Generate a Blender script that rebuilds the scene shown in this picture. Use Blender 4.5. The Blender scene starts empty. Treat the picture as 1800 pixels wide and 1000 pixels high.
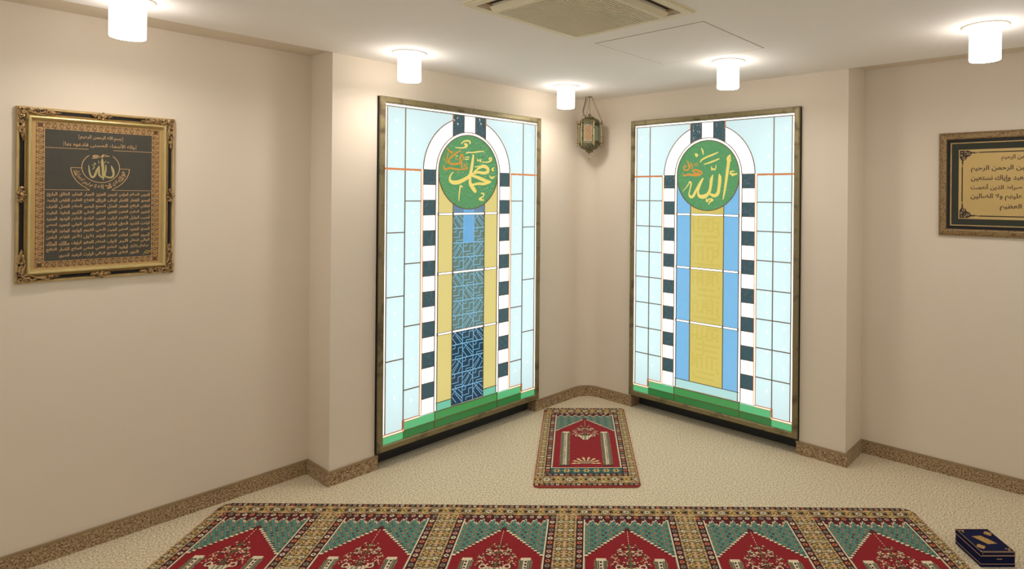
import bpy, bmesh, math, random
import numpy as np
from mathutils import Vector, Matrix
from mathutils.geometry import tessellate_polygon

PI = math.pi
scene = bpy.context.scene
COL = scene.collection

# ------------------------------------------------------------------ camera
CAM = Vector((-3.805, -3.286, 1.6144))
YAW, ROLL, FPX = math.radians(40.3641), math.radians(0.5108), 1075.34
_F = Vector((math.cos(YAW), math.sin(YAW), 0))
_R = Vector((math.sin(YAW), -math.cos(YAW), 0))
_U = Vector((0, 0, 1))
_R2 = _R * math.cos(ROLL) + _U * math.sin(ROLL)
_U2 = -_R * math.sin(ROLL) + _U * math.cos(ROLL)
cam_data = bpy.data.cameras.new('camera')
cam = bpy.data.objects.new('camera', cam_data)
COL.objects.link(cam)
_M = Matrix((( _R2.x, _U2.x, -_F.x, CAM.x), (_R2.y, _U2.y, -_F.y, CAM.y), (_R2.z, _U2.z, -_F.z, CAM.z), (0, 0, 0, 1)))
cam.matrix_world = _M
cam_data.sensor_fit = 'HORIZONTAL'
cam_data.sensor_width = 36.0
cam_data.lens = FPX / 1800 * 36.0
cam_data.shift_x = (900 - 1040) / 1800
cam_data.shift_y = -(500 - 345.67) / 1800
cam_data.clip_start = 0.02
scene.camera = cam

# ------------------------------------------------------------------ world and exposure
SKY_STRENGTH = 2.1         # fill daylight through two unseen windows added behind the camera
w = bpy.data.worlds.new('world'); scene.world = w; w.use_nodes = True
w.node_tree.nodes['Background'].inputs[0].default_value = (0.9, 0.95, 1, 1)
w.node_tree.nodes['Background'].inputs[1].default_value = SKY_STRENGTH
scene.view_settings.view_transform = 'Standard'
scene.view_settings.look = 'None'
scene.view_settings.exposure = 0.22
scene.view_settings.gamma = 1.0
scene.view_settings.use_curve_mapping = False
scene.cycles.use_denoising = True
scene.cycles.max_bounces = 8
scene.cycles.diffuse_bounces = 5
scene.cycles.sample_clamp_indirect = 6.0

LAMP_STRENGTH = 8.0       # glass cylinders of the ceiling lamps
PANE_STRENGTH = 0.77       # backlit glass
TUBE_STRENGTH = 11.0        # fluorescent tubes inside the light boxes
LAMP_COLOR = (1.0, 0.935, 0.875)

# ------------------------------------------------------------------ helpers
def lin(r, g, b):
    f = lambda c: c / 12.92 if c <= 0.04045 else ((c + 0.055) / 1.055) ** 2.4
    return (f(r / 255), f(g / 255), f(b / 255))

class MB:
    """collects vertices and faces of ONE mesh object"""
    def __init__(s): s.v = []; s.f = []; s.m = []; s.cur = 0
    def face(s, idx): s.f.append(idx); s.m.append(s.cur)
    def box(s, x0, x1, y0, y1, z0, z1):
        n = len(s.v)
        s.v += [(x0,y0,z0),(x1,y0,z0),(x1,y1,z0),(x0,y1,z0),(x0,y0,z1),(x1,y0,z1),(x1,y1,z1),(x0,y1,z1)]
        for q in ((0,3,2,1),(4,5,6,7),(0,1,5,4),(1,2,6,5),(2,3,7,6),(3,0,4,7)): s.face([n+i for i in q])
    def prism(s, poly, lo, hi, axis='z', holes=()):
        """polygon extruded: axis z -> poly in xy, axis y -> poly in xz"""
        P = (lambda a, b, c: (a, b, c)) if axis == 'z' else (lambda a, b, c: (a, c, b))
        loops = [list(poly)] + [list(h) for h in holes]
        flat = [p for l in loops for p in l]
        n = len(s.v); N = len(flat)
        s.v += [P(a, b, lo) for a, b in flat] + [P(a, b, hi) for a, b in flat]
        tris = tessellate_polygon([[Vector((a, b, 0)) for a, b in l] for l in loops])
        for t in tris:
            (ax, ay), (bx, by), (cx, cy) = flat[t[0]], flat[t[1]], flat[t[2]]
            ccw = (bx-ax)*(cy-ay) - (by-ay)*(cx-ax) > 0
            t = list(t) if ccw else list(t)[::-1]
            up = t if axis == 'z' else t[::-1]
            dn = up[::-1]
            s.face([n+N+i for i in up]); s.face([n+i for i in dn])
        o = 0
        for l in loops:
            k = len(l)
            for i in range(k):
                a, b = n+o+i, n+o+(i+1) % k
                s.face([a, b, b+N, a+N])
            o += k
    def tube(s, pts, rad, seg=8, cap=True):
        pts = [Vector(p) for p in pts]
        if not hasattr(rad, '__len__'): rad = [rad]*len(pts)
        n0 = len(s.v); prev = None
        for i, p in enumerate(pts):
            t = (pts[min(i+1, len(pts)-1)] - pts[max(i-1, 0)])
            if t.length < 1e-9: t = Vector((0,0,1))
            t.normalize()
            if prev is None:
                a = Vector((0,0,1)) if abs(t.z) < .9 else Vector((1,0,0))
                u = t.cross(a).normalized()
            else:
                u = (prev - t*prev.dot(t))
                u = u.normalized() if u.length > 1e-6 else t.orthogonal().normalized()
            prev = u; v = t.cross(u)
            for k in range(seg):
                an = 2*PI*k/seg
                q = p + (u*math.cos(an) + v*math.sin(an))*rad[i]
                s.v.append(tuple(q))
        for i in range(len(pts)-1):
            for k in range(seg):
                a = n0+i*seg+k; b = n0+i*seg+(k+1) % seg
                s.face([a, b, b+seg, a+seg])
        if cap:
            s.face([n0+k for k in range(seg)][::-1])
            e = n0+(len(pts)-1)*seg
            s.face([e+k for k in range(seg)])
    def lathe(s, prof, c=(0,0,0), seg=32, rot0=0.0, cap=True):
        n0 = len(s.v)
        for r, z in prof:
            for k in range(seg):
                a = rot0+2*PI*k/seg
                s.v.append((c[0]+r*math.cos(a), c[1]+r*math.sin(a), c[2]+z))
        for i in range(len(prof)-1):
            for k in range(seg):
                a = n0+i*seg+k; b = n0+i*seg+(k+1) % seg
                s.face([a, b, b+seg, a+seg])
        if cap:
            s.face([n0+k for k in range(seg)][::-1])
            e = n0+(len(prof)-1)*seg
            s.face([e+k for k in range(seg)])
    def ball(s, c, r, seg=10, rings=6, sc=(1,1,1)):
        n0 = len(s.v)
        for i in range(rings+1):
            th = PI*i/rings
            for k in range(seg):
                a = 2*PI*k/seg
                s.v.append((c[0]+r*sc[0]*math.sin(th)*math.cos(a), c[1]+r*sc[1]*math.sin(th)*math.sin(a), c[2]+r*sc[2]*math.cos(th)))
        for i in range(rings):
            for k in range(seg):
                a = n0+i*seg+k; b = n0+i*seg+(k+1) % seg
                s.face([a, a+seg, b+seg, b])
    def ribbon(s, pts, wid, d):
        """flat stroke in the xz plane at depth y=d; wid is full width (scalar or list)"""
        if not hasattr(wid, '__len__'): wid = [wid]*len(pts)
        n0 = len(s.v); N = len(pts)
        for i, (x, z) in enumerate(pts):
            a = pts[max(i-1, 0)]; b = pts[min(i+1, N-1)]
            tx, tz = b[0]-a[0], b[1]-a[1]; L = math.hypot(tx, tz) or 1
            nx, nz = -tz/L*wid[i]/2, tx/L*wid[i]/2
            s.v += [(x+nx, d, z+nz), (x-nx, d, z-nz)]
        for i in range(N-1):
            a = n0+2*i
            s.face([a, a+1, a+3, a+2][::1])
    def sweep_rect(s, prof, W, H):
        """picture-frame moulding: prof = [(inset, height towards the room)], mitred; local plane xz, room at -y"""
        n0 = len(s.v); N = len(prof)
        for o, d in prof:
            for sx, sz in ((-1,-1),(1,-1),(1,1),(-1,1)):
                s.v.append((sx*(W-o), -d, sz*(H-o)))
        for i in range(N-1):
            for k in range(4):
                a = n0+i*4+k; b = n0+i*4+(k+1) % 4
                s.face([a, b, b+4, a+4])
    def build(s, name, mats, parent=None, smooth=False, loc=None):
        me = bpy.data.meshes.new(name)
        me.from_pydata(s.v, [], s.f)
        if not isinstance(mats, (list, tuple)): mats = [mats]
        for m in mats: me.materials.append(m)
        if len(mats) > 1: me.polygons.foreach_set('material_index', s.m)
        if smooth:
            me.polygons.foreach_set('use_smooth', [True]*len(me.polygons))
            try: me.set_sharp_from_angle(angle=math.radians(40))
            except Exception: pass
        me.validate(); me.update()
        o = bpy.data.objects.new(name, me); COL.objects.link(o)
        if parent: o.parent = parent
        if loc: o.location = loc
        return o

def tag(o, label, cat, group=None):
    o['label'] = label; o['category'] = cat
    if group: o['group'] = group
    return o
def thing(name, label, cat, loc=(0,0,0), rz=0.0, group=None):
    o = bpy.data.objects.new(name, None); COL.objects.link(o)
    o.location = loc; o.rotation_euler = (0,0,rz); o.empty_display_size = 0.05
    return tag(o, label, cat, group)
def structure(o): o['kind'] = 'structure'; return o

def fixnormals(o):
    bm = bmesh.new(); bm.from_mesh(o.data); bmesh.ops.recalc_face_normals(bm, faces=bm.faces); bm.to_mesh(o.data); bm.free()
    return o

# ------------------------------------------------------------------ materials
MATS = {}
def mat(name, col, rough=0.6, metal=0.0, emit=0.0, ecol=None, var=0.0, vscale=8.0, bump=0.0, bscale=60.0, coat=0.0, spec=0.5, dark=None, dthr=0.5, sheen=0.0):
    """procedural principled material; var = brightness variation by noise, dark = second colour in blotches"""
    if name in MATS: return MATS[name]
    m = bpy.data.materials.new(name); m.use_nodes = True
    nt = m.node_tree; N = nt.nodes; L = nt.links; b = N['Principled BSDF']
    c4 = (*col, 1)
    b.inputs['Base Color'].default_value = c4
    b.inputs['Roughness'].default_value = rough
    b.inputs['Metallic'].default_value = metal
    b.inputs['Specular IOR Level'].default_value = spec
    if coat: b.inputs['Coat Weight'].default_value = coat; b.inputs['Coat Roughness'].default_value = 0.08
    if sheen: b.inputs['Sheen Weight'].default_value = sheen
    if emit:
        b.inputs['Emission Color'].default_value = (*(ecol or col), 1); b.inputs['Emission Strength'].default_value = emit
    tc = N.new('ShaderNodeTexCoord')
    if var or dark:
        no = N.new('ShaderNodeTexNoise'); no.inputs['Scale'].default_value = vscale; no.inputs['Detail'].default_value = 5
        L.new(tc.outputs['Object'], no.inputs['Vector'])
        rp = N.new('ShaderNodeValToRGB'); L.new(no.outputs['Fac'], rp.inputs['Fac'])
        if dark:
            rp.color_ramp.elements[0].position = dthr-0.08; rp.color_ramp.elements[0].color = (*dark, 1)
            rp.color_ramp.elements[1].position = dthr+0.08; rp.color_ramp.elements[1].color = c4
        else:
            rp.color_ramp.elements[0].position = 0.3; rp.color_ramp.elements[0].color = (*[c*(1-var) for c in col], 1)
            rp.color_ramp.elements[1].position = 0.7; rp.color_ramp.elements[1].color = (*[min(1, c*(1+var)) for c in col], 1)
        L.new(rp.outputs['Color'], b.inputs['Base Color'])
    if bump:
        n2 = N.new('ShaderNodeTexNoise'); n2.inputs['Scale'].default_value = bscale; n2.inputs['Detail'].default_value = 3
        L.new(tc.outputs['Object'], n2.inputs['Vector'])
        bp = N.new('ShaderNodeBump'); bp.inputs['Strength'].default_value = bump; bp.inputs['Distance'].default_value = 0.01
        L.new(n2.outputs['Fac'], bp.inputs['Height']); L.new(bp.outputs['Normal'], b.inputs['Normal'])
    MATS[name] = m
    return m

def carpet(name, base, dark, light, scale=120):
    m = bpy.data.materials.new(name); m.use_nodes = True
    nt = m.node_tree; N = nt.nodes; L = nt.links; b = N['Principled BSDF']
    b.inputs['Roughness'].default_value = 0.95; b.inputs['Specular IOR Level'].default_value = 0.1
    b.inputs['Sheen Weight'].default_value = 0.15
    tc = N.new('ShaderNodeTexCoord')
    n1 = N.new('ShaderNodeTexNoise'); n1.inputs['Scale'].default_value = scale; n1.inputs['Detail'].default_value = 2
    L.new(tc.outputs['Object'], n1.inputs['Vector'])
    rp = N.new('ShaderNodeValToRGB'); L.new(n1.outputs['Fac'], rp.inputs['Fac'])
    rp.color_ramp.elements[0].position = 0.30; rp.color_ramp.elements[0].color = (*dark, 1)
    rp.color_ramp.elements[1].position = 0.72; rp.color_ramp.elements[1].color = (*light, 1)
    e = rp.color_ramp.elements.new(0.48); e.color = (*base, 1)
    L.new(rp.outputs['Color'], b.inputs['Base Color'])
    n2 = N.new('ShaderNodeTexNoise'); n2.inputs['Scale'].default_value = scale*0.7; n2.inputs['Detail'].default_value = 3
    L.new(tc.outputs['Object'], n2.inputs['Vector'])
    bp = N.new('ShaderNodeBump'); bp.inputs['Strength'].default_value = 0.5; bp.inputs['Distance'].default_value = 0.008
    L.new(n2.outputs['Fac'], bp.inputs['Height']); L.new(bp.outputs['Normal'], b.inputs['Normal'])
    return m

def glass_pane(name, col, k=1.0, rough=0.12, bump=0.12, bscale=22.0, trans=0.35):
    """backlit coloured glass: its own glow, light of the tubes coming through, and a glossy wavy front"""
    m = bpy.data.materials.new(name); m.use_nodes = True
    nt = m.node_tree; N = nt.nodes; L = nt.links
    N.remove(N['Principled BSDF']); out = N['Material Output']
    tc = N.new('ShaderNodeTexCoord')
    n2 = N.new('ShaderNodeTexNoise'); n2.inputs['Scale'].default_value = bscale; n2.inputs['Detail'].default_value = 2
    L.new(tc.outputs['Object'], n2.inputs['Vector'])
    bp = N.new('ShaderNodeBump'); bp.inputs['Strength'].default_value = bump; bp.inputs['Distance'].default_value = 0.02
    L.new(n2.outputs['Fac'], bp.inputs['Height'])
    em = N.new('ShaderNodeEmission'); em.inputs['Color'].default_value = (*col, 1); em.inputs['Strength'].default_value = PANE_STRENGTH*k
    tr = N.new('ShaderNodeBsdfTranslucent'); tr.inputs['Color'].default_value = (*[c*trans for c in col], 1)
    add = N.new('ShaderNodeAddShader'); L.new(em.outputs[0], add.inputs[0]); L.new(tr.outputs[0], add.inputs[1])
    gl = N.new('ShaderNodeBsdfGlossy'); gl.inputs['Roughness'].default_value = rough; gl.inputs['Color'].default_value = (1,1,1,1)
    L.new(bp.outputs['Normal'], gl.inputs['Normal'])
    fr = N.new('ShaderNodeFresnel'); fr.inputs['IOR'].default_value = 1.5; L.new(bp.outputs['Normal'], fr.inputs['Normal'])
    mx = N.new('ShaderNodeMixShader'); L.new(fr.outputs[0], mx.inputs[0]); L.new(add.outputs[0], mx.inputs[1]); L.new(gl.outputs[0], mx.inputs[2])
    L.new(mx.outputs[0], out.inputs['Surface'])
    return m

def clear_glass(name):
    m = bpy.data.materials.new(name); m.use_nodes = True
    nt = m.node_tree; N = nt.nodes; L = nt.links
    N.remove(N['Principled BSDF']); out = N['Material Output']
    tp = N.new('ShaderNodeBsdfTransparent'); tp.inputs['Color'].default_value = (0.96, 0.97, 0.96, 1)
    gl = N.new('ShaderNodeBsdfGlossy'); gl.inputs['Roughness'].default_value = 0.03
    fr = N.new('ShaderNodeFresnel'); fr.inputs['IOR'].default_value = 1.5
    ge = N.new('ShaderNodeNewGeometry'); sb = N.new('ShaderNodeMath'); sb.operation = 'SUBTRACT'; sb.inputs[0].default_value = 1.0; L.new(ge.outputs['Backfacing'], sb.inputs[1])
    mu = N.new('ShaderNodeMath'); mu.operation = 'MULTIPLY'; L.new(fr.outputs[0], mu.inputs[0]); L.new(sb.outputs[0], mu.inputs[1])
    mx = N.new('ShaderNodeMixShader'); L.new(mu.outputs[0], mx.inputs[0]); L.new(tp.outputs[0], mx.inputs[1]); L.new(gl.outputs[0], mx.inputs[2])
    L.new(mx.outputs[0], out.inputs['Surface'])
    return m

def emissive(name, col, k):
    m = bpy.data.materials.new(name); m.use_nodes = True
    b = m.node_tree.nodes['Principled BSDF']
    b.inputs['Base Color'].default_value = (0.9, 0.9, 0.9, 1); b.inputs['Roughness'].default_value = 0.25
    b.inputs['Emission Color'].default_value = (*col, 1); b.inputs['Emission Strength'].default_value = k
    return m

M_wall = mat('wall_paint', lin(224, 211, 192), rough=0.85, var=0.012, vscale=3, bump=0.03, bscale=180)
M_ceil = mat('ceiling_paint', lin(244, 240, 235), rough=0.85, var=0.01, vscale=2.5, bump=0.02, bscale=150)
M_carpet = carpet('beige_carpet', lin(213, 198, 165), lin(150, 130, 96), lin(243, 232, 206))
M_upstand = carpet('brown_carpet', lin(156, 130, 98), lin(84, 60, 42), lin(204, 180, 144), scale=125)
M_trim = mat('trim_brown', lin(150, 126, 92), rough=0.6, var=0.06)
M_bronze = mat('aged_bronze', lin(136, 124, 88), rough=0.45, metal=0.4, dark=lin(98, 86, 60), dthr=0.40, vscale=14, bump=0.15, bscale=90)
M_black = mat('black_metal', lin(20, 20, 20), rough=0.45, var=0.1)
M_kick = mat('charcoal_panel', lin(42, 42, 42), rough=0.55, var=0.06)
M_gold = mat('gilt', lin(190, 164, 112), rough=0.38, metal=0.5, var=0.12, vscale=30)
M_goldlight = mat('gilt_light', lin(204, 184, 128), rough=0.35, metal=0.4, var=0.06, vscale=25)
M_gold_old = mat('gilt_carved', lin(170, 138, 92), rough=0.42, metal=0.45, dark=lin(66, 44, 28), dthr=0.45, vscale=70)

# ------------------------------------------------------------------ the room
H = 2.40; YL = 0.2504; XR = 0.2985; PL = -2.160; PR = -2.075; BX, BY = -4.9, -4.5
OL0, OL1 = -1.225-0.662, -1.225+0.662       # opening of the left light box
OR0, OR1 = -1.129-0.662, -1.129+0.662       # opening of the right light box (along y)
OZ = 2.198
b = MB(); b.box(BX-.1, .45, BY-.1, .40, -.1, 0); structure(b.build('floor', M_carpet))
b = MB()
b.box(BX-.1, 0, BY-.1, 0, H, H+.12)
structure(b.build('ceiling', M_ceil))
b = MB(); b.box(BX-.1, PL, 0, YL, 2.412, H+.12); structure(b.build('trim_1', M_wall))
b = MB(); b.box(0, XR, BY-.1, PR, 2.436, H+.12); structure(b.build('trim_2', M_wall))
b = MB(); b.box(BX-.1, XR+.1, YL, YL+.1, 0, H+.12); structure(b.build('wall_left', M_wall))
b = MB(); b.box(XR, XR+.1, BY-.1, YL, 0, H+.12); structure(b.build('wall_right', M_wall))
def wall_with_window(name, x0, x1, y0, y1, a0, a1, z0, z1, along):
    """wall slab with a rectangular opening for an added window from a0 to a1 along one axis"""
    mb = MB()
    if along == 'y':
        mb.box(x0, x1, y0, a0, 0, H); mb.box(x0, x1, a1, y1, 0, H); mb.box(x0, x1, a0, a1, 0, z0); mb.box(x0, x1, a0, a1, z1, H)
    else:
        mb.box(x0, a0, y0, y1, 0, H); mb.box(a1, x1, y0, y1, 0, H); mb.box(a0, a1, y0, y1, 0, z0); mb.box(a0, a1, y0, y1, z1, H)
    structure(mb.build(name, M_wall))
wall_with_window('wall_rear', BX-.1, BX, BY-.1, YL, -3.1, -.9, .85, 2.15, 'y')
wall_with_window('wall_side', BX, XR, BY-.1, BY, -1.6, -.3, .85, 2.15, 'x')
def fill_window(name, loc, rz, w_, h_):
    """unseen window with mullion and clear glass, added so sky light fills the room"""
    f = MB(); t = .05
    f.box(-w_/2, w_/2, -.03, .03, 0, t); f.box(-w_/2, w_/2, -.03, .03, h_-t, h_); f.box(-w_/2, -w_/2+t, -.03, .03, t, h_-t); f.box(w_/2-t, w_/2, -.03, .03, t, h_-t); f.box(-t/2, t/2, -.03, .03, t, h_-t)
    o = structure(f.build(name, M_winframe)); o.location = loc; o.rotation_euler = (0, 0, rz)
    g = MB(); g.box(-w_/2+t, w_/2-t, -.003, .003, t, h_-t); g.build('glass', M_winglass, o)
    l = bpy.data.lights.new('sky_portal', 'AREA'); l.shape = 'RECTANGLE'; l.size = w_; l.size_y = h_; l.cycles.is_portal = True
    lo = bpy.data.objects.new('sky_portal', l); COL.objects.link(lo)
    lo.matrix_world = Matrix.Translation(Vector(loc)+Vector((0, 0, h_/2))) @ Matrix.Rotation(rz, 4, 'Z') @ Matrix.Translation((0, -.06, 0)) @ Matrix.Rotation(PI/2, 4, 'X') @ Matrix.Rotation(PI, 4, 'Y')
M_winframe = mat('fill_window_frame_white', lin(232, 230, 224), rough=.5)
M_winglass = clear_glass('fill_window_glass')
fill_window('fill_window_1', (BX-.05, -2.0, .85), PI/2, 2.2, 1.3)  # added window out of view, there only to brighten the room
fill_window('fill_window_2', (-.95, BY-.05, .85), PI, 1.3, 1.3)  # second added window, also unseen, for more fill light
RC = 0.14
b = MB()
HT = H+.12
b.box(PL, OL0, 0, YL, 0, HT); b.box(OL0, OL1, 0, YL, OZ, HT); b.box(OL1, -RC, 0, YL, 0, HT)
b.box(0, XR, PR, OR0, 0, HT); b.box(0, XR, OR0, OR1, OZ, HT); b.box(0, XR, OR1, -RC, 0, HT)
arc = [(-RC+RC*math.sin(a), -RC+RC*math.cos(a)) for a in np.linspace(0, PI/2, 17)]
b.prism(arc + [(XR, -RC), (XR, YL), (-RC, YL)], 0, H)
o = structure(b.build('wall_back', M_wall, smooth=True))

def strip(mb, path, th, z0, z1):
    """skirting along a path; the room lies to the right of the direction of travel"""
    n = len(path); off = []
    for i in range(n):
        def nrm(a, c):
            dx, dy = c[0]-a[0], c[1]-a[1]; L = math.hypot(dx, dy); return (dy/L, -dx/L)
        if i == 0: nx, ny = nrm(path[0], path[1]); k = 1
        elif i == n-1: nx, ny = nrm(path[-2], path[-1]); k = 1
        else:
            a = nrm(path[i-1], path[i]); c = nrm(path[i], path[i+1])
            nx, ny = a[0]+c[0], a[1]+c[1]; L = math.hypot(nx, ny); nx /= L; ny /= L
            k = 1/max(.3, nx*a[0]+ny*a[1])
        off.append((path[i][0]+nx*th*k, path[i][1]+ny*th*k))
    for i in range(n-1):
        q = [path[i], path[i+1], off[i+1], off[i]]
        s = len(mb.v)
        mb.v += [(x, y, z0) for x, y in q] + [(x, y, z1) for x, y in q]
        for f in ((0,1,2,3),(7,6,5,4),(3,2,6,7),(0,4,5,1)): mb.face([s+j for j in f])
        if i == 0: mb.face([s+j for j in (0,3,7,4)])
        if i == n-2: mb.face([s+j for j in (1,5,6,2)])
arcp = [(-RC+RC*math.sin(a), -RC+RC*math.cos(a)) for a in np.linspace(0, PI/2, 13)]
for name, path in (('baseboard_left', [(BX, YL), (PL, YL), (PL, 0), (OL0+.004, 0), (OL0+.004, .074)]),
                   ('baseboard_back', [(OL1-.004, .074), (OL1-.004, 0)] + arcp + [(0, OR1-.004), (.092, OR1-.004)]),
                   ('baseboard_right', [(.092, OR0+.004), (0, OR0+.004), (0, PR), (XR, PR), (XR, BY)])):
    b = MB(); strip(b, path, .011, 0, .073); o = structure(b.build(name, M_upstand, smooth=True)); fixnormals(o)
    t = MB(); strip(t, path, .013, .073, .083); q = t.build('trim_strip', M_trim, o, smooth=True); fixnormals(q); q['label'] = 'smooth brown trim strip'

# access panel in the ceiling: a thin groove around a flush hatch
def groove(mb, x0, x1, y0, y1, g, z):
    mb.box(x0, x1, y0, y0+g, z, H); mb.box(x0, x1, y1-g, y1, z, H); mb.box(x0, x0+g, y0+g, y1-g, z, H); mb.box(x1-g, x1, y0+g, y1-g, z, H)
hatch = thing('ceiling_hatch', 'flush square access hatch in the white ceiling beside the air conditioner', 'hatch', (-1.10, -1.58, H))
b = MB(); b.box(-.308, .308, -.313, .313, -.0015, 0); b.build('hatch_panel', M_ceil, hatch)
b = MB()
for (x0, x1, y0, y1) in ((-.3115, .3115, -.3165, -.313), (-.3115, .3115, .313, .3165), (-.3115, -.308, -.313, .313), (.308, .3115, -.313, .313)):
    b.box(x0, x1, y0, y1, -.0012, 0)
b.build('shadow_gap', mat('gap_brown', lin(168, 150, 118), rough=.9), hatch)

# ------------------------------------------------------------------ text and strokes
FORMS = {'ء':'\ufe80','آ':'\ufe81\ufe82','أ':'\ufe83\ufe84','ؤ':'\ufe85\ufe86','إ':'\ufe87\ufe88','ئ':'\ufe89\ufe8a\ufe8b\ufe8c','ا':'\ufe8d\ufe8e',
 'ب':'\ufe8f\ufe90\ufe91\ufe92','ة':'\ufe93\ufe94','ت':'\ufe95\ufe96\ufe97\ufe98','ث':'\ufe99\ufe9a\ufe9b\ufe9c','ج':'\ufe9d\ufe9e\ufe9f\ufea0','ح':'\ufea1\ufea2\ufea3\ufea4',
 'خ':'\ufea5\ufea6\ufea7\ufea8','د':'\ufea9\ufeaa','ذ':'\ufeab\ufeac','ر':'\ufead\ufeae','ز':'\ufeaf\ufeb0','س':'\ufeb1\ufeb2\ufeb3\ufeb4','ش':'\ufeb5\ufeb6\ufeb7\ufeb8',
 'ص':'\ufeb9\ufeba\ufebb\ufebc','ض':'\ufebd\ufebe\ufebf\ufec0','ط':'\ufec1\ufec2\ufec3\ufec4','ظ':'\ufec5\ufec6\ufec7\ufec8','ع':'\ufec9\ufeca\ufecb\ufecc','غ':'\ufecd\ufece\ufecf\ufed0',
 'ف':'\ufed1\ufed2\ufed3\ufed4','ق':'\ufed5\ufed6\ufed7\ufed8','ك':'\ufed9\ufeda\ufedb\ufedc','ل':'\ufedd\ufede\ufedf\ufee0','م':'\ufee1\ufee2\ufee3\ufee4','ن':'\ufee5\ufee6\ufee7\ufee8',
 'ه':'\ufee9\ufeea\ufeeb\ufeec','و':'\ufeed\ufeee','ى':'\ufeef\ufef0','ي':'\ufef1\ufef2\ufef3\ufef4'}
LAMALEF = {'آ':'\ufef5\ufef6','أ':'\ufef7\ufef8','إ':'\ufef9\ufefa','ا':'\ufefb\ufefc'}
def shape_arabic(s):
    out = []; prev_joins = False; i = 0
    while i < len(s):
        ch = s[i]
        if ch == 'ل' and i+1 < len(s) and s[i+1] in LAMALEF:
            out.append(LAMALEF[s[i+1]][1 if prev_joins else 0]); prev_joins = False; i += 2; continue
        if ch in FORMS:
            f = FORMS[ch]; nxt = s[i+1] if i+1 < len(s) else ' '
            dual = len(f) == 4; nj = dual and nxt in FORMS and nxt != 'ء'
            if len(f) == 1: out.append(f); prev_joins = False
            else:
                out.append(f[(3 if prev_joins else 2) if nj else (1 if prev_joins else 0)]); prev_joins = nj
        elif ch == 'ـ': out.append(ch); 
        else: out.append(ch); prev_joins = False
        i += 1
    return ''.join(out[::-1])
_TXT = {}
def glyphs(text, bold=0.0, res=3):
    """outline mesh of a line of text: (verts, faces) with x from 0, y up, em = 1"""
    key = (text, bold, res)
    if key in _TXT: return _TXT[key]
    c = bpy.data.curves.new('lettering', 'FONT'); c.body = text; c.resolution_u = res; c.offset = bold
    o = bpy.data.objects.new('lettering', c); COL.objects.link(o)
    bpy.context.view_layer.update()
    ev = o.evaluated_get(bpy.context.evaluated_depsgraph_get()); me = ev.to_mesh()
    vs = np.array([v.co[:2] for v in me.vertices]) if len(me.vertices) else np.zeros((0, 2))
    fs = [list(p.vertices) for p in me.polygons]
    ev.to_mesh_clear(); bpy.data.objects.remove(o); bpy.data.curves.remove(c)
    _TXT[key] = (vs, fs); return vs, fs
def write(mb, text, cx, cz, d, width=None, height=None, bold=0.0, res=3, align='c', fn=None, size=None):
    """put a line of text centred at (cx, cz) on the plane y=d"""
    vs, fs = glyphs(shape_arabic(text), bold, res)
    if not len(vs): return
    lo, hi = vs.min(0), vs.max(0); ext = hi-lo
    sx = (width/ext[0]) if width else size
    sz = (height/ext[1]) if height else (size if size else sx)
    if not width and height and not size: sx = sz
    p = (vs-(lo+hi)/2)*[sx, sz]
    n = len(mb.v)
    for x, z in p:
        if fn: X, Z = fn(x, z)
        else: X, Z = cx+x, cz+z
        mb.v.append((X, d, Z))
    for f in fs: mb.face([n+i for i in f])
def smooth_path(pts, sub=6):
    """Catmull-Rom through (x, z, width)"""
    P = [np.array(p, float) for p in pts]
    if len(P) < 3: return P
    P = [2*P[0]-P[1]] + P + [2*P[-1]-P[-2]]
    out = []
    for i in range(1, len(P)-2):
        for k in range(sub):
            t = k/sub; a, b_, c, e = P[i-1], P[i], P[i+1], P[i+2]
            out.append(.5*((2*b_)+(-a+c)*t+(2*a-5*b_+4*c-e)*t*t+(-a+3*b_-3*c+e)*t**3))
    out.append(P[-2]); return out
def strokes(mb, lst, fn, k, d, sub=6):
    """pen strokes given in picture units, fn maps to the plane, k scales widths; tiny depth steps stop overlaps"""
    for i, st in enumerate(lst):
        q = smooth_path(st, sub)
        mb.ribbon([fn(p[0], p[1]) for p in q], [max(1.5, p[2])*k for p in q], d-i*2e-5)

MUHAMMAD = [
 [(462,285,20),(452,380,30),(438,480,34),(420,550,36),(360,598,36),(280,638,40),(215,642,38),(180,612,26),(190,555,16),(220,515,8)],
 [(470,505,14),(530,455,22),(590,425,34),(642,445,36),(652,488,34),(600,512,30),(520,505,26),(450,530,18)],
 [(425,545,20),(500,565,30),(590,598,36),(650,620,30),(692,620,14)],
 [(685,626,16),(600,650,28),(530,650,26),(440,668,18)],
 [(424,560,24),(424,640,36),(450,690,44),(485,740,40),(505,745,26)],
 [(240,215,8),(300,215,12),(358,203,16),(382,172,22),(352,160,14),(372,195,14)],
 [(310,165,10),(340,132,14),(390,117,16),(420,132,18),(412,160,10)],
 [(370,280,10),(390,265,13),(450,260,12),(520,245,14),(600,232,8)],
 [(570,370,8),(640,370,13),(690,345,16),(690,312,16),(660,325,12),(690,345,10)],
 [(480,440,8),(550,428,14)],
 [(508,330,8),(520,362,13),(540,345,10),(552,370,13),(562,330,8)],
 [(735,430,8),(705,462,20),(732,478,10)],
 [(670,540,10),(697,570,20),(740,550,14)],
 [(560,772,10),(595,776,18),(590,812,15),(543,847,20),(603,860,14)],
 [(335,700,10),(308,685,18),(298,740,15),(291,800,13),(290,868,8)],
 [(245,320,8),(275,315,9)], [(355,330,8),(410,320,12)], [(355,355,8),(405,345,12)]]
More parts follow.
